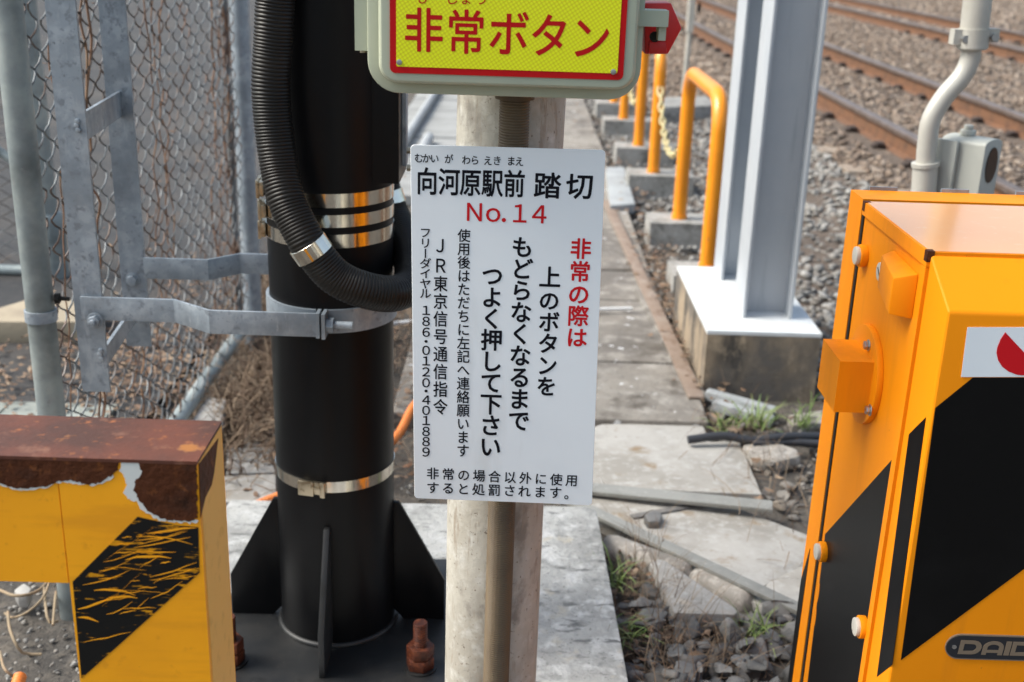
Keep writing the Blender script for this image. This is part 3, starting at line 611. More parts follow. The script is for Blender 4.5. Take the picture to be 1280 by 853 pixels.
# left ground: pavers and footing
slab('paving_slab', [(283, 560), (345, 558), (345, 590), (283, 592)], -.085, .04, CONC, 'small grey paver left of the black pole, farther one', 'paving slab')
slab('paving_slab', [(255, 596), (345, 592), (345, 626), (270, 628)], -.08, .04, SLABC, 'small pale paver left of the black pole, nearer one', 'paving slab')
slab('paving_slab', [(300, 528), (345, 526), (345, 556), (305, 557)], -.09, .04, CONC, 'small grey paver beside the dead weeds and the black pole', 'paving slab')
slab('fence_footing', [(238, 527), (258, 496), (283, 498), (278, 530), (255, 560), (225, 560)], -.05, .09, CONC, 'pale concrete footing block at the end of the fence rail', 'footing', .01)
slab('tan_kerb', [(-60, 402), (36, 373), (130, 376), (118, 402)], -.03, .10, KERBT, 'tan stone kerb behind the galvanised fence post', 'kerb', .01)
k = 0
for i in range(4):
    for j in range(3):
        x, y = -2.2 + i * .31, 2.62 + j * .2
        if k == 0: pv = obj('paver', box(NB(), (-.15, -.095, -.05), (.15, .095, 0)), PAVER, None, 30, bevel=.006); o = pv
        else: o = pv.copy(); COL.objects.link(o)
        o.location = (x + (j % 2) * .1, y, -.092 + random.uniform(-.003, .003)); k += 1
        tag(o, 'grey green paver in the paved strip left of the fence', 'paver', 'pavers left of the fence')
# dry vines on the ground at lower left
for P, lb in (([(0, 738), (20, 745), (45, 740), (60, 725), (62, 700)], 'pale dry vine stem curving from the left frame edge'),
              ([(65, 715), (55, 745), (35, 765), (15, 772), (3, 764)], 'thick pale dry vine looping below the barrier beam'),
              ([(10, 765), (12, 785), (20, 805), (30, 817), (52, 818)], 'thin pale dry vine running down beside the pad edge'),
              ([(55, 735), (58, 765), (62, 778), (75, 776)], 'short dry vine hanging by the pad edge'),
              ([(70, 740), (68, 760), (66, 785)], 'thin straight dry vine next to the barrier leg'),
              ([(0, 815), (5, 835), (15, 845), (25, 848)], 'brown dry vine at the bottom left corner')):
    cable([PZ(x, y, -.095 + .02 * math.sin(i * 1.3)) for i, (x, y) in enumerate(P)], random.uniform(.002, .0034), STRAW, lb, 'dry_vine', 'vine')
slab('flat_stone', [(17, 737), (30, 728), (40, 735), (34, 745), (22, 745)], -.09, .03, CONC, 'small pale stone chip under the barrier beam', 'stone', .006)

# ------------------------------------------------------------------ fences
FX = -.885
def chainlink(bm, x0, y0, x1, y1, z0, z1, pitch=.047, r=.0019, wob=.005):
    L = math.hypot(x1 - x0, y1 - y0); ux, uy = (x1 - x0) / L, (y1 - y0) / L; n = int(L / pitch); m = int((z1 - z0) / (pitch * .6))
    for i in range(n):
        pts = []
        for k in range(m + 1):
            s = i * pitch + (pitch * .02 if (k + i) % 2 == 0 else pitch * 1.04); s = min(s, L)
            z = z0 + k * (pitch * .6); z = min(z, z1)
            o_ = .0055 * (.5 if (k + i) % 2 else -.5); wv = wob * math.sin(i * .9 + k * .35) + random.uniform(-.0012, .0012)
            pts.append(Vector((x0 + ux * s - uy * (o_ + wv), y0 + uy * s + ux * (o_ + wv), z + random.uniform(-.0015, .0015))))
        # round the bends a little
        P = []
        for k, (a_, b_) in enumerate(zip(pts, pts[1:])):
            sgn = .0045 if (k + i) % 2 else -.0045; nx, ny = -uy * sgn, ux * sgn
            P += [a_, a_.lerp(b_, .3) + Vector((nx, ny, 0)), a_.lerp(b_, .7) + Vector((nx, ny, 0))]
        tube(bm, P, r, 5, False)
    return bm
t = thing('chain_link_fence', 'rusty chain link fence with galvanised posts left of the black pole', 'fence', (FX, 2.1, -.13))
obj('fence_post', tube(NB(), [(FX, 2.1, -.14), (FX, 2.1, 1.9)], .0262, 24), GALVP, t, 50)
obj('fence_post', tube(NB(), [(FX + .03, 3.72, -.14), (FX + .03, 3.72, 1.9)], .030, 24), GALV, t, 50)
obj('bottom_rail', tube(NB(), [(FX, 2.12, -.035), (FX + .01, 3.70, -.035)], .0215, 20), GALVP, t, 50)
obj('top_rail', tube(NB(), [(FX, 2.12, 1.75), (FX + .01, 3.70, 1.75)], .0215, 20), GALVP, t, 50)
obj('wire_mesh', chainlink(NB(), FX + .004, 2.13, FX + .02, 3.69, -.02, 1.55, r=.0021), WIRE, t, 0)
zc = PY(53, 393, 2.1).z
bm = NB(); ring(bm, (FX, 2.1), .0264, .0295, zc - .012, zc + .010, 32); bd = obj('post_band', bm, GALV, t, 40)
c = PY(72, 373, 2.1); bm = NB(); hexcyl(bm, c - Vector((.004, 0, 0)), .010, (1, 0, 0), .008, 6); tube(bm, [c, c + Vector((.022, 0, -.001))], .004, 10); obj('band_bolt', bm, SEAM, bd, 40)
obj('inner_rod', tube(NB(), [(FX + .012, 3.60, -.03), (FX + .012, 3.60, 1.7)], .010, 10), WIRE, t, 50)
rv = random.Random(3)
for k in range(15):
    y = 2.2 + rv.random() * .5 if k < 5 else 2.5 + rv.random() * 1.1; z0 = rv.uniform(-.1, .2); P = []
    for j in range(26): P.append(Vector((FX + .006 + rv.uniform(-.008, .012), y + rv.uniform(-.012, .012), z0 + j * .055))); y += rv.uniform(-.014, .02)
    tag(obj('dry_vine', tube(NB(), spline(P, .02), rv.uniform(.0013, .0028), 6), VINE, None, 60), 'reddish dry vine climbing the chain link fence', 'vine', 'dry vines climbing the fence')
PB = np.stack([np.full(150, FX + .012), RNG.uniform(2.2, 3.68, 150), RNG.uniform(-.02, 1.4, 150)], -1)
V_, F_ = leaves(PB, RNG.uniform(.004, .011, 150)); stuff(mesh_np('withered_leaves', V_, F_, LEAF), 'small withered leaves caught in the chain link mesh', 'leaves')
# second fence, farther back across the left side
t = thing('chain_link_fence', 'farther chain link fence panel at the far left edge, across the road side', 'fence', (-1.8, 4.42, -.13))
gp = PZ(64, 345, -.1)
obj('fence_post', tube(NB(), [(gp.x, 4.42, -.14), (gp.x, 4.42, 1.9)], .043, 24), GALVP, t, 50)
obj('post_socket', tube(NB(), [(gp.x + .01, 4.42, -.14), (gp.x + .01, 4.42, .13), (gp.x + .01, 4.42, .15)], [.055, .055, .046], 24), GALVP, t, 40)
obj('bottom_rail', tube(NB(), [(gp.x - 2.2, 4.42, -.085), (gp.x - .02, 4.42, -.085)], .021, 16), GALVP, t, 50)
obj('wire_mesh', chainlink(NB(), gp.x - 2.2, 4.425, gp.x - .04, 4.425, -.07, 1.5, r=.0018), WIRE, t, 0)
obj('brace', tube(NB(), [(gp.x - 1.2, 4.40, 1.2), (gp.x - .03, 4.40, .3)], .017, 12), GALVP, t, 50)

# ------------------------------------------------------------------ black pole
bx, by, br = -.312, 1.97, .108; plz = -.035
t = thing('black_pole', 'thick black steel signal pole with gusseted base and steel bands', 'pole', (bx, by, padz))
pole = obj('pole_tube', tube(NB(), [(bx, by, plz), (bx, by, 2.4)], br, 64), BLACKP, t, 50)
bm = NB(); box(bm, (bx - .225, by - .225, padz), (bx + .225, by + .225, plz)); plate = obj('base_plate', bm, BASEP, t, 30, bevel=.003)
bm = NB(); pts = []
for k in range(49):
    a = 2 * math.pi * k / 48; pts.append(Vector((bx + (br + .001) * math.cos(a), by + (br + .001) * math.sin(a), plz + .002)))
obj('weld_bead', tube(NB(), pts, .0065, 8, False), BASEP, plate, 60)
for ax, ay in ((-1, 0), (1, 0), (0, -1), (0, 1)):
    L0, L1, hh = br - .004, br + .098, .25; n_ = Vector((-ay, ax, 0)) * .0055; c = Vector((bx, by, plz)); d = Vector((ax, ay, 0))
    P = [c + d * (L0), c + d * L1, c + d * L1 + Vector((0, 0, .085)), c + d * (br + .012) + Vector((0, 0, hh)), c + d * L0 + Vector((0, 0, hh))]
    P = [c + d * (L0 + .022), c + d * L1, c + d * L1 + Vector((0, 0, .085)), c + d * (br + .010) + Vector((0, 0, hh)), c + d * L0 + Vector((0, 0, hh)), c + d * L0 + Vector((0, 0, .024))]
    obj('gusset', prism(NB(), [p - n_ for p in P], n_ * 2), BASEP if ay == -1 else BLACKP, t, 30, bevel=.002)
for sx in (-1, 1):
    for sy in (-1, 1):
        c = Vector((bx + sx * (.172 if sy < 0 else .125), by + sy * .165, plz))
        bm = NB(); tube(bm, [c + Vector((0, 0, z)) for z in np.arange(0, .097, .0025)], [.0125 + (.0006 if k % 2 else -.0006) for k in range(len(np.arange(0, .097, .0025)))], 16); ab = obj('anchor_bolt', bm, BOLTR, t, 50)
        bm = NB(); hexcyl(bm, c + Vector((0, 0, .0035)), .0265, (0, 0, 1), .022, 6, .3 * sx); hexcyl(bm, c + Vector((0, 0, .0265)), .0255, (0, 0, 1), .022, 6, .7 + sx); obj('nut', bm, BOLTR, ab, 30, bevel=.0025)
        obj('washer', hexcyl(NB(), c, .030, (0, 0, 1), .0034, 24), BASEP, ab, 30)
def band(z, ang, ht=.0115, tilt=0):
    bd = obj('steel_band', ring(NB(), (bx, by), br + .0004, br + .0016, z - ht, z + ht, 72), STEEL, t, 40)
    c = Vector((bx + (br + .005) * math.cos(ang), by + (br + .005) * math.sin(ang), z)); r = Matrix.Rotation(ang, 4, 'Z')
    bm = NB(); box(bm, (-.004, -.024, -ht - .001), (.0045, .024, ht + .001)); box(bm, (.003, -.025, -ht - .0035), (.0085, .004, ht + .0035)); box(bm, (.0035, .016, -ht - .004), (.009, .025, ht + .004)); box(bm, (.004, .002, -.004), (.007, .018, .004))
    bmesh.ops.transform(bm, matrix=Matrix.Translation(c) @ r, verts=bm.verts); obj('buckle', bm, BUCK, bd, 30, bevel=.0012)
band(.809, math.radians(186)); band(.775, math.radians(194), .0105); band(.741, math.radians(190))
band(.294, math.radians(258), .0105)
# narrow switch box on the right of the pole top
X0, X1 = bx + br - .03, PY(503, 150, 1.96).x; zb = PY(495, 230, 1.90).z
obj('side_box', box(NB(), (X0, 1.90, zb), (X1, 2.03, 2.2)), BLACKP, t, 30, bevel=.006)
o = obj('side_rail', box(NB(), (X1 + .0005, 1.95, zb + .02), (X1 + .007, 1.985, 2.1)), GALV, t, 30, bevel=.001)
for y_ in (190, 212):
    c = PY(509, y_, 1.95); obj('rail_screw', hexcyl(NB(), Vector((X1 + .007, 1.965, c.z)), .006, (1, 0, 0), .008, 6), BUCK, o, 30)
# corrugated conduit looping in front of the pole
Pc = [PY(352, -160, 1.84), PY(347, -60, 1.838), PY(342, 40, 1.836), PY(339, 120, 1.832), PY(347.7, 200, 1.82), PY(359, 252, 1.80), PY(381.4, 298.5, 1.785), PY(394, 318, 1.785), PY(419.4, 346.3, 1.79), PY(454.6, 362.4, 1.80), PY(489.8, 367.4, 1.83), PY(510, 358, 1.89), PY(514, 335, 1.96), PY(505, 300, 2.04), PY(490, 265, 2.09), PY(481, 238, 2.10), PY(476, 215, 2.10)]
t = thing('conduit', 'thick black corrugated conduit looping across the front of the black pole', 'conduit', Pc[0])
obj('conduit_tube', ribbed(NB(), Pc, .0295, .0050, .0008, 28), CONDB, t, 60)
SPc = spline(Pc, .004)
def collar(px, py, label=None):
    best = min(range(1, len(SPc) - 1), key=lambda i: (np.hypot(*(np.array(projpx(SPc[i])) - (px, py)))))
    c = SPc[best]; d = (SPc[best + 1] - SPc[best - 1]).normalized()
    return obj('metal_collar', tube(NB(), [c - d * .0125, c - d * .0118, c + d * .0118, c + d * .0125], [.0308, .0318, .0318, .0308], 40), STEEL, t, 40)
def projpx(p):
    d = np.array(p) - EYE; v = d[0] * XW + d[1] * YW + d[2] * UP if False else np.array([d @ np.array([XW[i], YW[i], UP[i]]) for i in range(3)]); return CX + F * v[0] / v[2], CY + F * v[1] / v[2]
collar(390, 312); collar(485, 247)

# ------------------------------------------------------------------ pole bracket: two flat bars, two arms, split clamp ring
t = thing('pole_bracket', 'galvanised bracket of two flat bars and two arms clamped to black pole', 'bracket', (-.715, 2.0, .45))
sA, sB = 1.895, 2.15
za, zb2 = PY(127, 490, sA).z, PY(172, 433, sB).z
def flat(name, P, th, z0, z1, parent, mat=GALV):   # a flat bar folded along a plan path P, standing on edge
    P = [Vector((p[0], p[1], 0)) for p in P]; off = []
    for i in range(len(P)):
        d = (P[min(i + 1, len(P) - 1)] - P[max(i - 1, 0)]).normalized(); off.append(Vector((-d.y, d.x, 0)) * th)
    return obj(name, prism(NB(), [p + Vector((0, 0, z0)) for p in P] + [(p + o_) + Vector((0, 0, z0)) for p, o_ in list(zip(P, off))[::-1]], (0, 0, z1 - z0)), mat, parent, 25, bevel=.0012)
def bar(y, cx, z0, wd):
    return obj('flat_bar', box(NB(), (cx - wd / 2, y, z0), (cx + wd / 2, y + .006, 1.9)), GALV, t, 30, bevel=.0015)
wA = .048
b1 = bar(sA, PY(112, 400, sA).x, za, wA); b2 = bar(sB, PY(171, 400, sB).x, zb2, .048)
xa, xb = PY(112, 400, sA).x, PY(171, 400, sB).x
for zq, hh in ((PY(140, 138, 2.02).z, .03), (PY(150, 412, 2.02).z, .022)):
    obj('spacer', prism(NB(), [Vector((xa + .018, sA + .006, zq - hh)), Vector((xa + .024, sA + .006, zq - hh)), Vector((xb + .004, sB, zq - hh)), Vector((xb - .002, sB, zq - hh))], (0, 0, 2 * hh * .75)), GALV, t, 30)
zk = .604; hk = .0205
xr = PY(395, 410, 1.835).x
Pn = [(PY(104, 400, sA).x, sA - .0065), (PY(220, 400, sA).x, sA - .0065), (PY(262, 400, 1.84).x, 1.836), (xr, 1.836)]
flat('arm', Pn, .006, zk - hk, zk + hk, t)
Pf = [(PY(182, 350, sB).x, sB - .0065), (PY(262, 350, sB).x, sB - .0065), (PY(302, 345, 2.2).x, 2.195), (bx - .03, 2.195)]
flat('arm', Pf, .006, zk - hk, zk + hk, t)
# split clamp
obj('clamp_ring', ring(NB(), (bx, by), br + .0006, br + .006, zk - hk, zk + hk, 56, math.radians(95), math.radians(265)), GALV, t, 40)
obj('clamp_ring', ring(NB(), (bx, by), br + .0006, br + .006, zk - hk, zk + hk, 56, math.radians(-85), math.radians(85)), GALV, t, 40)
obj('clamp_ear', box(NB(), (xr, 1.832, zk - hk - .001), (xr + .006, by - br - .002, zk + hk + .001)), GALV, t, 30, bevel=.001)
obj('clamp_ear', box(NB(), (xr + .010, 1.828, zk - hk - .001), (xr + .016, by - br - .002, zk + hk + .001)), GALV, t, 30, bevel=.001)
bm = NB(); c = Vector((xr - .006, 1.842, zk)); tube(bm, [c + Vector((.018, 0, 0)), c + Vector((.066, 0, 0))], .0065, 14); hexcyl(bm, c + Vector((.0225, 0, 0)), .0125, (1, 0, 0), .012, 6); obj('clamp_bolt', bm, GALV, t, 30)
obj('clamp_ear', box(NB(), (bx - .012, by + br + .002, zk - hk), (bx - .006, by + br + .12, zk + hk)), GALV, t, 30, bevel=.001)
def hexbolt(p, r, par, washer=True, stud=True):
    bm = NB(); hexcyl(bm, p, r * 1.35 if washer else r, (0, -1, 0), .002, 24); hexcyl(bm, p + Vector((0, -.002, 0)), r, (0, -1, 0), .009, 6, .3)
    if stud: hexcyl(bm, p + Vector((0, -.011, 0)), r * .55, (0, -1, 0), .008, 14)
    return obj('hex_bolt', bm, GALV, par, 30, bevel=.0008)
p = PY(119, 401, sA - .0125); hexbolt(p, .0105, t)
p = PY(166, 350, sB); hexbolt(Vector((p.x, sB, p.z)), .0105, t, True, False)
for px_, py_ in ((97, 157), (126, 443)):
    p = PY(px_, py_, sA); bm = NB()
    for dz in (-.007, 0, .007): hexcyl(bm, p + Vector((.001 if dz else -.001, 0, dz)), .0045, (0, -1, 0), .004, 8)
    obj('weld_spot', bm, GALV, t, 30, bevel=.001)
# ------------------------------------------------------------------ sign post, its conduit, sign and button box
spx, spy, spr = -.010, 1.52, .0698
t = thing('sign_post', 'round cream painted post in front of the black pole', 'post', (spx, spy, -.13))
obj('post_tube', tube(NB(), [(spx, spy, -.14), (spx, spy, .5), (spx + .010, spy, 1.42)], spr, 56), POSTP, t, 50)
obj('post_cap', tube(NB(), [(spx + .01, spy, 1.42), (spx + .01, spy, 1.432), (spx + .01, spy, 1.44)], [spr + .003, spr + .003, spr * .6], 40), POSTP, t, 40)
cxp = PY(635, 400, 1.43).x
t = thing('conduit', 'thin brown ribbed conduit running down the front of the cream post', 'conduit', (cxp, 1.43, -.1))
zt = 1.056
obj('conduit_tube', ribbed(NB(), [(cxp - .002, 1.431, -.13), (cxp - .001, 1.431, .3), (cxp, 1.431, .7), (cxp, 1.431, zt)], .0183, .0028, .0005, 22), CONDBR, t, 60)
obj('conduit_coupling', tube(NB(), [(cxp, 1.431, 1.040), (cxp, 1.431, 1.062)], .024, 30), CONDBR, t, 40)

SY = 1.40
tl, tr, brc, blc = [PY(x, y, SY) for x, y in ((513, 181), (757, 188), (740, 632), (518, 623))]
sx0, sx1 = (tl.x + blc.x) / 2, (tr.x + brc.x) / 2; sz0, sz1 = (blc.z + brc.z) / 2, (tl.z + tr.z) / 2
t = thing('notice_sign', 'white rectangular crossing notice with black and red Japanese writing', 'sign', ((sx0 + sx1) / 2, SY, sz0))
plate_pts = rrect(sx0, sx1, sz0, sz1, .005, SY, 5)
# corners follow the photographed outline, which is not quite square
def warp(p):
    u = (p.x - sx0) / (sx1 - sx0); v = (p.z - sz0) / (sz1 - sz0)
    q_ = (blc * (1 - u) + brc * u) * (1 - v) + (tl * (1 - u) + tr * u) * v; return Vector((q_.x, p.y, q_.z))
plate_pts = [warp(p) for p in plate_pts]
obj('sign_plate', prism(NB(), plate_pts, (0, .002, 0)), SIGNW, t, 30, bevel=.0004, seg=1)
LY = SY - .0004
o8 = lambda x, y: (500 + x / 3.707, 170 + y / 3.707)
o9 = lambda x, y: (500 + x / 3.411, 390 + y / 3.411)
items = []
for ch, x, y in (('む', 87, 103), ('か', 123, 104), ('い', 160, 105), ('が', 226, 107), ('わ', 307, 112), ('ら', 347, 113), ('え', 407, 115), ('き', 450, 115), ('ま', 515, 117), ('え', 553, 119)):
    items.append((ch, *o8(x, y), 11.5, 12.5))
lettering('reading_line', items, LY, INK, t, .012)
items = [(ch, *o8(x, y), 27.5, 35.5) for ch, x, y in (('向', 125, 210), ('河', 228, 213), ('原', 327, 216), ('駅', 428, 219), ('前', 530, 222))]
items += [(ch, *o8(x, y), 35, 34) for ch, x, y in (('踏', 683, 230), ('切', 833, 233))]
lettering('title_line', items, LY, INK, t, .019)
items = [(ch, *o8(x, y), 31, 30) for ch, x, y in (('Ｎ', 345, 352), ('ｏ', 432, 355), ('．', 512, 358), ('１', 555, 358), ('４', 645, 362))]
lettering('number_line', items, LY, REDINK, t, .010)
lettering('red_heading', [('非', 726, 311, 27, 27), ('常', 725, 339.5, 27, 27), ('の', 723.5, 368, 28, 27), ('際', 722.5, 395, 27, 27), ('は', 721, 422, 27, 26)], LY, REDINK, t, .022)
big = [('上', 687.5, 346.5, 28, 28), ('の', 686.5, 376, 27, 26), ('ボ', 686.3, 402.5, 27, 27), ('タ', 685.3, 429.5, 27, 27), ('ン', 684, 457, 26, 27), ('を', 683, 483, 26, 26)]
big += run('もどらなくなるまで', (653, 309), (648.5, 526), 28, 28)
big += run('つよく押して下さい', (615.5, 345), (613, 558.6), 28, 28)
lettering('instruction_text', big, LY, INK, t, .022)
sm = run('使用後はただちに左記へ連絡願います', (580, 294.6), (578.6, 563.5), 16.5, 17)
sm += [('Ｊ', 550.4, 307, 20, 22), ('Ｒ', 550.4, 332, 20, 23)] + run('東京信号通信指令', (550.7, 354.8), (550.4, 508.7), 18.5, 20.5)
sm += [(c_, 531.8, y_, 15, 14) for c_, y_ in zip('フリーダイヤル', (291, 304, 317, 329.5, 342, 354.8, 367))]
sm += [(c_, 532.6, y_, 17.5, 15) for c_, y_ in zip('１８６・０１２０・４０１８８９', (388, 401.7, 415.3, 427, 438, 451.2, 465, 478.5, 489, 500, 513, 525.7, 539.3, 552, 565))]
lettering('small_text', sm, LY, INK, t, .012)
bt = run('非常の場合以外に使用', (541, 592), (714.6, 600.7), 16, 15.5)
bt += [(c_, *o9(x, y), 16.5, 15.5) for c_, x, y in (('す', 140, 750), ('る', 205, 752), ('と', 270, 755), ('処', 335, 757), ('罰', 402, 760), ('さ', 467, 762), ('れ', 530, 765), ('ま', 597, 768), ('す', 663, 771), ('。', 727, 776))]
lettering('warning_text', bt, LY, INK, t, .012)

# emergency button box
HY = 1.36
t = thing('button_box', 'grey green emergency button box with yellow red bordered panel on cream post', 'button box', (spx, HY, 1.05))
P0, P1 = PY(459.5, 115.5, HY), PY(803, 127, HY); hx0, hx1 = P0.x, PY(804.5, 40, HY).x; hz0 = (P0.z + P1.z) / 2; hz1 = hz0 + .34
obj('box_body', prism(NB(), rrect(hx0, hx1, hz0, hz1, .036, HY), (0, .085, 0)), HOUSE, t, 30, bevel=.004)
c0, c1 = PY(474, 103, HY - .03), PY(792, 113, HY - .03)
bm = NB(); Ra, Rb = rrect(c0.x - .004, c1.x + .004, (c0.z + c1.z) / 2 - .004, hz1 - .012, .022, HY - .0005), rrect(c0.x, c1.x, (c0.z + c1.z) / 2, hz1 - .016, .020, HY - .024)
A_ = [bm.verts.new(p) for p in Ra]; B_ = [bm.verts.new(p) for p in Rb]; bm.faces.new(B_); n_ = len(A_)
for i in range(n_): bm.faces.new((A_[i], A_[(i + 1) % n_], B_[(i + 1) % n_], B_[i]))
bm.faces.new(A_[::-1]); bmesh.ops.recalc_face_normals(bm, faces=bm.faces); cover = obj('front_cover', bm, HOUSE, t, 30, bevel=.0045, seg=3)
FY = HY - .0243
a, b = PY(487.6, 89.5, FY), PY(779.5, 102, FY); rx0, rx1, rz0 = a.x, PY(781, 60, FY).x, (a.z + b.z) / 2
panel = obj('warning_panel', prism(NB(), rrect(rx0, rx1, rz0, hz1 - .03, .006, FY - .0012, 4), (0, .001, 0)), REDP, cover, 20)
a, b = PY(495.5, 81.5, FY), PY(772.5, 93.5, FY); yx0, yx1, yz0 = a.x, PY(774, 50, FY).x, (a.z + b.z) / 2
obj('yellow_field', prism(NB(), rrect(yx0, yx1, yz0, hz1 - .037, .002, FY - .0016, 3), (0, .0003, 0)), YREF, cover, 20)
TY = FY - .0017
lettering('button_text', [('非', 529.5, 37.5, 51, 58), ('常', 582.5, 40, 50, 58), ('ボ', 636, 42, 53, 60), ('タ', 687, 44.5, 52, 58), ('ン', 738.5, 47.5, 52, 58)], TY, REDP, cover, .013)
lettering('reading_text', [('ひ', 529, -2.5, 17, 17), ('じ', 565, -2, 17, 17), ('ょ', 583, -2, 17, 17), ('う', 602, -1.5, 17, 17)], TY, REDP, cover, .006)
for x, y in ((499, 78), (766.5, 90)):
    obj('panel_screw', hexcyl(NB(), PY(x, y, TY), .0032, (0, -1, 0), .0015, 14), ALU, cover, 30, bevel=.0005)
# hinge lug on the left, latch on the right
a = PY(445.5, 62, 1.385); bm = NB(); box(bm, (a.x, 1.372, a.z), (hx0 + .002, 1.41, a.z + .16)); lug = obj('hinge_lug', bm, HOUSE, t, 30, bevel=.006)
obj('hinge_pin', hexcyl(NB(), Vector((a.x + .007, 1.392, a.z + .004)), .004, (0, 0, -1), .008, 12), BUCK, lug, 30)
bm = NB(); a, b = PY(797, 33, HY - .004), PY(836.5, 14, HY - .004); box(bm, (a.x, HY - .004, a.z), (b.x, HY + .03, b.z)); b2 = PY(836.5, 52, HY - .002); a2 = PY(833, 14, HY)
box(bm, (PY(824, 40, HY).x, HY + .004, b2.z), (b.x - .0008, HY + .032, a.z + .002)); latch = obj('latch', bm, HOUSE, t, 30, bevel=.0025)
obj('latch_screw', hexcyl(NB(), PY(818, 46, HY + .03), .006, (0, -1, 0), .006, 10), SEAM, latch, 30)
bm = NB(); hx = [PY(x, y, HY + .055) for x, y in ((806, 4), (839, 4), (852.5, 35.5), (835, 68), (806, 68))]; prism(bm, hx, (0, .05, 0))
obj('red_hood', bm, REDBOX, t, 20, bevel=.002)
obj('hood_lip', prism(NB(), [PY(x, y, HY + .046) for x, y in ((812, 53), (832, 53), (834, 67), (811, 67))], (0, .0085, 0)), REDBOX, t, 20, bevel=.001)

# ------------------------------------------------------------------ rusty striped barrier, lower left
BY = 1.0
fc = PY(246, 578, BY); bxr, bzt = fc.x, fc.z; bdep = .096
inn = PY(88, 740, BY).x; bzb = PY(40, 728, BY).z
t = thing('barrier', 'yellow striped steel barrier with rusted peeling top in left foreground', 'barrier', (bxr - .07, BY + .05, -.13))
leg = obj('leg', box(NB(), (inn, BY, -.14), (bxr, BY + bdep, bzt)), YPAINT, t, 30, bevel=.0012)
beam = obj('beam', box(NB(), (-1.5, BY + .0004, bzb), (inn - .001, BY + bdep - .001, bzt - .0004)), YPAINT, t, 30, bevel=.0012)
obj('leg', box(NB(), (-1.641, BY, -.14), (-1.501, BY + bdep, bzt)), YPAINT, t, 30, bevel=.0035)
def decal(name, poly, mat, par, off, y=BY, th=.0005):
    P = [PY(a_, b_, y) for a_, b_ in poly]; P = [Vector((p.x, y - off, p.z)) for p in P]
    return obj(name, prism(NB(), P, (0, th, 0)), mat, par, 0)
def jag(poly, amp, step=5):
    rr = random.Random(5); out = []
    for (x0_, y0_), (x1_, y1_) in zip(poly, poly[1:] + poly[:1]):
        n = max(1, int(math.hypot(x1_ - x0_, y1_ - y0_) / step))
        for k in range(n): out.append((x0_ + (x1_ - x0_) * k / n + rr.uniform(-amp, amp), y0_ + (y1_ - y0_) * k / n + rr.uniform(-amp, amp)))
    return out
top_ = 578.6
topy = lambda x: 578.2 + (x - 246) * .032
rl = [(-300, top_), (-300, 606), (-150, 612), (-60, 603), (0, 604), (12, 608), (30, 611), (46, 609), (60, 607), (74, 601), (88, 600), (100, 603), (114, 605), (128, 602), (139, 595), (147, 587), (150, top_)]
decal('rust_patch', [(a_, max(b_, top_) if b_ > top_ + 2 else topy(a_)) for a_, b_ in jag(rl, 1.3, 2.5)], RUST, beam, .0011)
rrp = [(173, top_), (177, 588), (176, 595), (169, 602), (168, 612), (173, 622), (180, 632), (188, 640), (197, 646), (210, 649), (226, 650), (243, 651), (247, 646), (247, 620), (245.5, top_)]
decal('rust_patch', [(min(a_, 248), b_ if b_ > top_ + 2 else topy(a_)) for a_, b_ in jag(rrp, 1.3, 2.5)], RUST, leg, .0011)
pr = [(151, top_), (150, 588), (153, 594), (158, 600), (158, 606), (155, 617), (160, 622), (172, 628), (178, 638), (188, 645), (200, 650), (222, 652.5), (240, 654), (247, 654), (248, 650), (225, 646), (195, 640), (180, 628), (174, 615), (174, 604), (182, 594), (178, top_)]
decal('bare_primer', [(min(a_, 248.5), b_ if b_ > top_ + 2 else topy(a_)) for a_, b_ in jag(pr, 1.5, 2.5)], PRIMER, leg, .0006)
decal('primer_edge', jag([(-120, 613.5), (-60, 604.5), (0, 605.5), (12, 610), (30, 613), (46, 611), (60, 609), (75, 603), (100, 605), (114, 607), (129, 604), (141, 597), (141, 590), (110, 596), (70, 594), (30, 598), (-120, 598)], 1.3, 4), PRIMER, beam, .0006)
decal('black_stripe', [(91, 727), (172, 646), (190, 650), (222, 657), (248, 659), (249.5, 716), (102, 848)], SCRATCH, leg, .0005, th=.0004)
rs = random.Random(21); bm = NB(); SP = [(91, 727), (172, 646), (190, 650), (222, 657), (248, 659), (249.5, 716), (102, 848)]
def inside(x, y):
    r_ = False
    for (x0, y0), (x1, y1) in zip(SP, SP[1:] + SP[:1]):
        if (y0 > y) != (y1 > y) and x < (x1 - x0) * (y - y0) / (y1 - y0) + x0: r_ = not r_
    return r_
cnt = 0
while cnt < 42:
    x, y = rs.uniform(92, 249), rs.triangular(652, 835, 668); L_ = rs.uniform(12, 75); an = rs.gauss(-.14, .07) if rs.random() < .88 else rs.gauss(-.7, .2); w_ = rs.uniform(.15, .8) if rs.random() < .8 else 1.5; cv = rs.gauss(0, .035)
    q_ = [(x + L_ * k / 4 * math.cos(an + cv * k), y + L_ * k / 4 * math.sin(an + cv * k) + rs.uniform(-1, 1)) for k in range(5)]
    if not all(inside(*p) for p in q_): continue
    up_ = [(px_, py_ - w_ * m) for (px_, py_), m in zip(q_, (.2, .9, 1, .8, .1))]; dn_ = [(px_, py_ + w_ * m) for (px_, py_), m in zip(q_, (.2, .7, 1, .6, .1))]
    P = [PY(*p, BY) for p in up_ + dn_[::-1]]; prism(bm, [Vector((p.x, BY - .00075 - .00001 * cnt, p.z)) for p in P], (0, .0002, 0)); cnt += 1
obj('scratch_marks', bm, YPAINT, leg, 0)
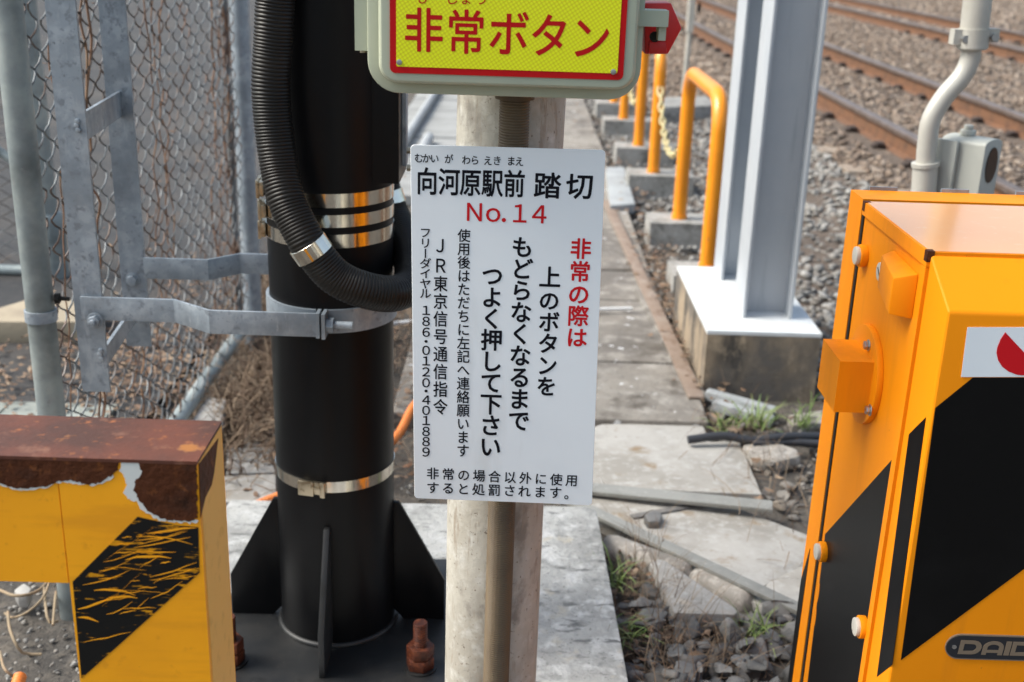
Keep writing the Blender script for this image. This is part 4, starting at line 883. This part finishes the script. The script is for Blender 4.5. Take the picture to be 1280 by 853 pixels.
# rusted top sheet wrapping over the edge
top = obj('rust_top', box(NB(), (-1.64, BY - .0013, bzt - .0022), (bxr + .0006, BY + bdep - .0005, bzt + .0012)), RUSTTOP, t, 30, bevel=.0008)
sp = [PX(x, y, bxr) for x, y in ((248, 580), (272, 548), (267, 590), (264, 606), (256, 622), (250, 648))]
obj('rust_patch', prism(NB(), [Vector((bxr + .0008, p.y, min(p.z, bzt))) for p in sp], (-.0006, 0, 0)), RUST, leg, 0)
PALEY = mk('pale_side_yellow', (.82, .44, .09), .6, 0, [(5, (.74, .38, .08), .45, .7, (1, 1, .2)), (60, (.7, .36, .06), .55, .7)])  # paler yellow for the sheet on the leg's right side
obj('pale_side', box(NB(), (bxr, BY + .006, -.14), (bxr + .0005, BY + bdep - .004, bzt - .003)), PALEY, leg, 0)
# ------------------------------------------------------------------ orange level crossing machine, right
GX = .487; GX1 = 1.10
t = thing('gate_machine', 'orange level crossing machine box with black diagonal stripes at right', 'gate machine', (.79, 1.45, -.13))
yb, ym, yf, zt = 1.663, 1.60, 1.335, .893
bm = NB(); box(bm, (GX + .001, ym, -.14), (GX1, yb, zt + .002)); backb = obj('back_body', bm, ORANGE, t, 30, bevel=.003)
bm = NB(); box(bm, (GX + .004, yf + .004, -.14), (GX1 - .004, ym - .009, zt - .006)); body = obj('body', bm, ORANGE, t, 30, bevel=.003)
bm = NB(); box(bm, (GX + .0022, ym - .0085, -.13), (GX1 - .008, ym - .0005, zt - .0012)); obj('door_seal', bm, SEAM, t, 0)
bm = NB(); box(bm, (GX, yf - .0125, zt - .018), (GX1, ym - .0055, zt)); lid_ = obj('lid', bm, ORANGE, t, 30, bevel=.003)
obj('lid_sky_sheen', box(NB(), (GX + .003, yf - .010, zt + .0001), (GX1 - .003, ym - .0085, zt + .0008)), LIDSKY, lid_, 0)  # thin sheet carrying the painted sky reflection over the orange lid
for py_, rz in ((yf - .012, 1), (ym - .006, -1)):
    obj('corner_chip', box(NB(), (GX - .0006, py_ - (.001 if rz > 0 else .010), zt - .012), (GX + .008, py_ + (.009 if rz > 0 else .001), zt + .0011)), RUST, lid_, 0)
# front rim
bm = NB(); box(bm, (GX, yf - .0120, -.14), (GX1, yf + .0035, zt - .0185)); rim = obj('front_rim', bm, ORANGE, t, 30, bevel=.003)
# chamfered front cover
y1 = yf - .0128; y2 = 1.262
def at(px, py, y): p = PY(px, py, y); return p
fl = at(1176, 450, y2).x; fz = at(1181, 390, y2).z; cz = zt - .003; cl = GX + .003
bm = NB(); zb_ = -.13
A_ = [Vector((cl, y1, zb_)), Vector((GX1 - .014, y1, zb_)), Vector((GX1 - .014, y1, cz)), Vector((cl, y1, cz))]
B_ = [Vector((fl, y2, zb_)), Vector((GX1 - .05, y2, zb_)), Vector((GX1 - .05, y2, fz)), Vector((fl, y2, fz))]
a_ = [bm.verts.new(p) for p in A_]; b_ = [bm.verts.new(p) for p in B_]
bm.faces.new(a_[::-1]); bm.faces.new(b_)
for i in range(4): bm.faces.new((a_[i], a_[(i + 1) % 4], b_[(i + 1) % 4], b_[i]))
bmesh.ops.recalc_face_normals(bm, faces=bm.faces); cov = obj('front_cover', bm, ORANGE, t, 20, bevel=.004, seg=3)
def fdec(name, poly, mat, off=.0008, th=.0006, par=None):
    return obj(name, prism(NB(), [Vector((PY(x, y, y2).x, y2 - off, PY(x, y, y2).z)) for x, y in poly], (0, th, 0)), mat, par or cov, 0)
fdec('black_stripe', [(1169, 510), (1216, 472), (1290, 472), (1420, 472), (1420, 614), (1280, 711), (1126, 825)], STRIPE)
# lower stripe continues out of frame
fdec('sticker', [(1209, 409), (1420, 409), (1420, 471), (1201, 471)], SIGNW, .0012, .0006)
cc = at(1275, 438, y2)
arc = [(1256, 415), (1250, 424), (1246, 434), (1245, 441), (1247, 450), (1252, 458), (1260, 464), (1270, 468), (1278, 469), (1290, 466), (1298, 460)]
fdec('red_mark', arc, REDINK, .0016, .0004)
# chamfer stripe on the slanted left side of the cover
def onface(px, py, o_, n_):
    r_ = Vector(ray(px, py)); e = Vector(EYE); return e + r_ * ((Vector(o_) - e).dot(n_) / r_.dot(n_))
nL = (B_[0] - A_[0]).cross(Vector((0, 0, 1))).normalized(); nL = nL if nL.x < 0 else -nL
P = [onface(x, y, A_[0] + nL * .0007, nL) for x, y in ((1136, 543), (1157, 522), (1115, 831), (1096, 846))]
obj('black_stripe', prism(NB(), P, -nL * .0005), STRIPE, cov, 0)
def sdec(name, poly, mat, par, xo, off=.0008):
    return obj(name, prism(NB(), [Vector((xo - off, min(p.y, 1.6615), p.z)) for p in (PX(x, y, xo) for x, y in poly)], (.0006, 0, 0)), mat, par, 0)
sdec('black_stripe', [(1032, 668), (1119, 571), (1110, 620), (1078, 853), (1070, 920), (1002, 920)], STRIPE, body, GX + .004)
sdec('black_stripe', [(994, 707), (1013, 686), (990, 853), (982, 905), (968, 905)], STRIPE, backb, GX + .001)
for x, y in ((1023.5, 741), (1019.5, 772)):
    c = PX(x, y, GX + .004); obj('paint_drip', prism(NB(), [Vector((GX + .0028, c.y + .0045 * math.cos(k * math.pi / 6), c.z + .017 * math.sin(k * math.pi / 6))) for k in range(12)], (.0004, 0, 0)), ORANGE, body, 0)
def disc(px, py, r, collar=True, y=None):
    c = PX(px, py, GX + .004)
    if collar: obj('knob_base', hexcyl(NB(), c, r * 1.25, (-1, 0, 0), .010, 28), ORANGE, body, 30, bevel=.0015)
    k_ = obj('lock_cap', hexcyl(NB(), c + Vector((-.0095 if collar else 0, 0, 0)), r, (-1, 0, 0), .006, 28), CREAM, body, 30, bevel=.0015); return c
c = disc(1082, 320, .0125); disc(1032, 690, .0125); disc(1082, 784, .0125)
c = disc(1104, 340, .0125, False)
obj('key_slot', prism(NB(), [c + Vector((-.0064, a, b)) for a, b in ((-.006, -.0035), (-.0045, -.005), (.006, .0035), (.0045, .005))], (.001, 0, 0)), SEAM, body, 0)
# small handle bump on the left side
p = [PX(x, y, GX + .004) for x, y in ((1112, 330), (1148, 333), (1152, 378), (1110, 362))]
ya, yb_ = 1.452, 1.352; z0, z1 = .806, .862
bm = NB()
P1 = [Vector((GX + .004, ya, z1)), Vector((GX + .004, yb_, z1 - .004)), Vector((GX + .004, yb_, z0 - .006)), Vector((GX + .004, ya, z0 + .006))]
P2 = [Vector((GX - .016, ya - .014, z1 - .004)), Vector((GX - .024, yb_ + .006, z1 - .012)), Vector((GX - .024, yb_ + .006, z0 - .002)), Vector((GX - .016, ya - .014, z0 + .01))]
a_ = [bm.verts.new(v) for v in P1]; b_ = [bm.verts.new(v) for v in P2]; bm.faces.new(a_); bm.faces.new(b_[::-1])
for i in range(4): bm.faces.new((a_[i], b_[i], b_[(i + 1) % 4], a_[(i + 1) % 4]))
bmesh.ops.recalc_face_normals(bm, faces=bm.faces); obj('handle_block', bm, ORANGE, body, 30, bevel=.003)
# round flange with boxed shaft stub
fcn = Vector((GX + .004, 1.487, .678))
fl_ = obj('shaft_flange', hexcyl(NB(), fcn, .068, (-1, 0, 0), .009, 48), ORANGE, body, 30, bevel=.002)
bm = NB(); box(bm, (GX - .050, 1.440, .640), (GX - .0045, 1.530, .712)); obj('shaft_block', bm, ORANGE, body, 30, bevel=.004)
for x, y in ((1086, 432), (1088, 513)):
    c = PX(x, y, GX - .005); bm = NB(); hexcyl(bm, c, .008, (-1, 0, 0), .0015, 20); hexcyl(bm, c + Vector((-.0015, 0, 0)), .006, (-1, 0, 0), .005, 6); obj('flange_bolt', bm, ALU, fl_, 30, bevel=.0008)
# maker plate
NPY = y2
a = at(1182, 792, NPY); b = at(1182, 822, NPY); zc_ = (a.z + at(1200, 823, NPY).z) / 2; hN = (a.z - b.z) / 2 + .0005
xl = at(1181, 807, NPY).x; xr_ = xl + .20; cr_ = at(1181, 807, NPY).z
plp = [Vector((xl + hN + hN * math.cos(math.radians(90 + 180 * k / 14)), NPY - .0022, cr_ + hN * math.sin(math.radians(90 + 180 * k / 14)))) for k in range(15)] + [Vector((xr_ - hN + hN * math.cos(math.radians(-90 + 180 * k / 14)), NPY - .0022, cr_ + hN * math.sin(math.radians(-90 + 180 * k / 14)))) for k in range(15)]
npo = obj('nameplate', prism(NB(), plp, (0, .002, 0)), BRONZE, cov, 20)
ins = [Vector((p.x + (-.0009 if p.x > (xl + xr_) / 2 else .0009), p.y - .0003, cr_ + (p.z - cr_) * .9)) for p in plp]
obj('plate_field', prism(NB(), ins, (0, .0002, 0)), PLATE, cov, 20)
obj('plate_screw', hexcyl(NB(), Vector((xl + .011, NPY - .0025, cr_)), .0028, (0, -1, 0), .001, 12), ALU, cov, 30)
# heavy slanted capitals D A I D O drawn as outlines
lx, lh = xl + .0165, hN * 1.12
def letter(parts, x, wd):
    bm = NB(); ty = NPY - .0026
    def P(u, v): return Vector((x + u * wd + .12 * (v) * lh * .6, ty, cr_ + (v - .5) * lh))
    for quad in parts: prism(bm, [P(*q_) for q_ in quad], (0, -.0004, 0))
    return bm
def Dp(wd):
    s = .24; o_, i_ = [], []
    for k in range(9):
        a = math.radians(90 - 180 * k / 8); o_.append((.62 + .38 * math.cos(a), .5 + .5 * math.sin(a))); i_.append((.60 + .16 * math.cos(a), .5 + .24 * math.sin(a)))
    q = [[(0, 0), (.2, 0), (.2, 1), (0, 1)], [(.2, .76), (.6, .74), (.62, 1), (.2, 1)], [(.2, 0), (.62, 0), (.6, .26), (.2, .24)]]
    return q + [[o_[k], o_[k + 1], i_[k + 1], i_[k]] for k in range(8)]
Dq = Dp(1)
Aq = [[(0, 0), (.22, 0), (.22, .55), (0, .55)], [(.78, 0), (1, 0), (1, .55), (.78, .55)], [(.22, .16), (.78, .16), (.78, .36), (.22, .36)]]
oo = [(.5 + .5 * math.cos(math.radians(180 - 180 * k / 10)), .55 + .45 * math.sin(math.radians(180 - 180 * k / 10))) for k in range(11)]; ii = [(.5 + .28 * math.cos(math.radians(180 - 180 * k / 10)), .55 + .21 * math.sin(math.radians(180 - 180 * k / 10))) for k in range(11)]
Aq += [[oo[k], oo[k + 1], ii[k + 1], ii[k]] for k in range(10)]
Iq = [[(0, 0), (1, 0), (1, 1), (0, 1)]]
Oq = []
oo = [(.5 + .5 * math.cos(2 * math.pi * k / 20), .5 + .5 * math.sin(2 * math.pi * k / 20)) for k in range(21)]; ii = [(.5 + .28 * math.cos(2 * math.pi * k / 20), .5 + .25 * math.sin(2 * math.pi * k / 20)) for k in range(21)]
Oq = [[oo[k], oo[k + 1], ii[k + 1], ii[k]] for k in range(20)]
bmL = NB(); x = lx
wD = (at(1225.5, 807, NPY).x - at(1197.5, 807, NPY).x); x = at(1197.5, 807, NPY).x
for parts, wd, gap in ((Dq, wD, .0016), (Aq, wD * .93, .0018), (Iq, wD * .24, .0014), (Dq, wD, .0016), (Oq, wD * 1.05, 0)):
    b_ = letter(parts, x, wd); me = bpy.data.meshes.new('tmp'); b_.to_mesh(me); b_.free(); bmL.from_mesh(me); bpy.data.meshes.remove(me); x += wd + gap
obj('plate_lettering', bmL, BRONZE, cov, 0)
# hinge tabs showing above the back edge
for px_ in (1103, 1193, 1287):
    c = PY(px_, 236, yb); obj('hinge_tab', box(NB(), (c.x - .018, yb, zt - .05), (c.x + .022, yb + .004, zt + .007)), GALV, t, 30, bevel=.001)

bpy.data.objects.remove(_fo); bpy.data.curves.remove(_fc)
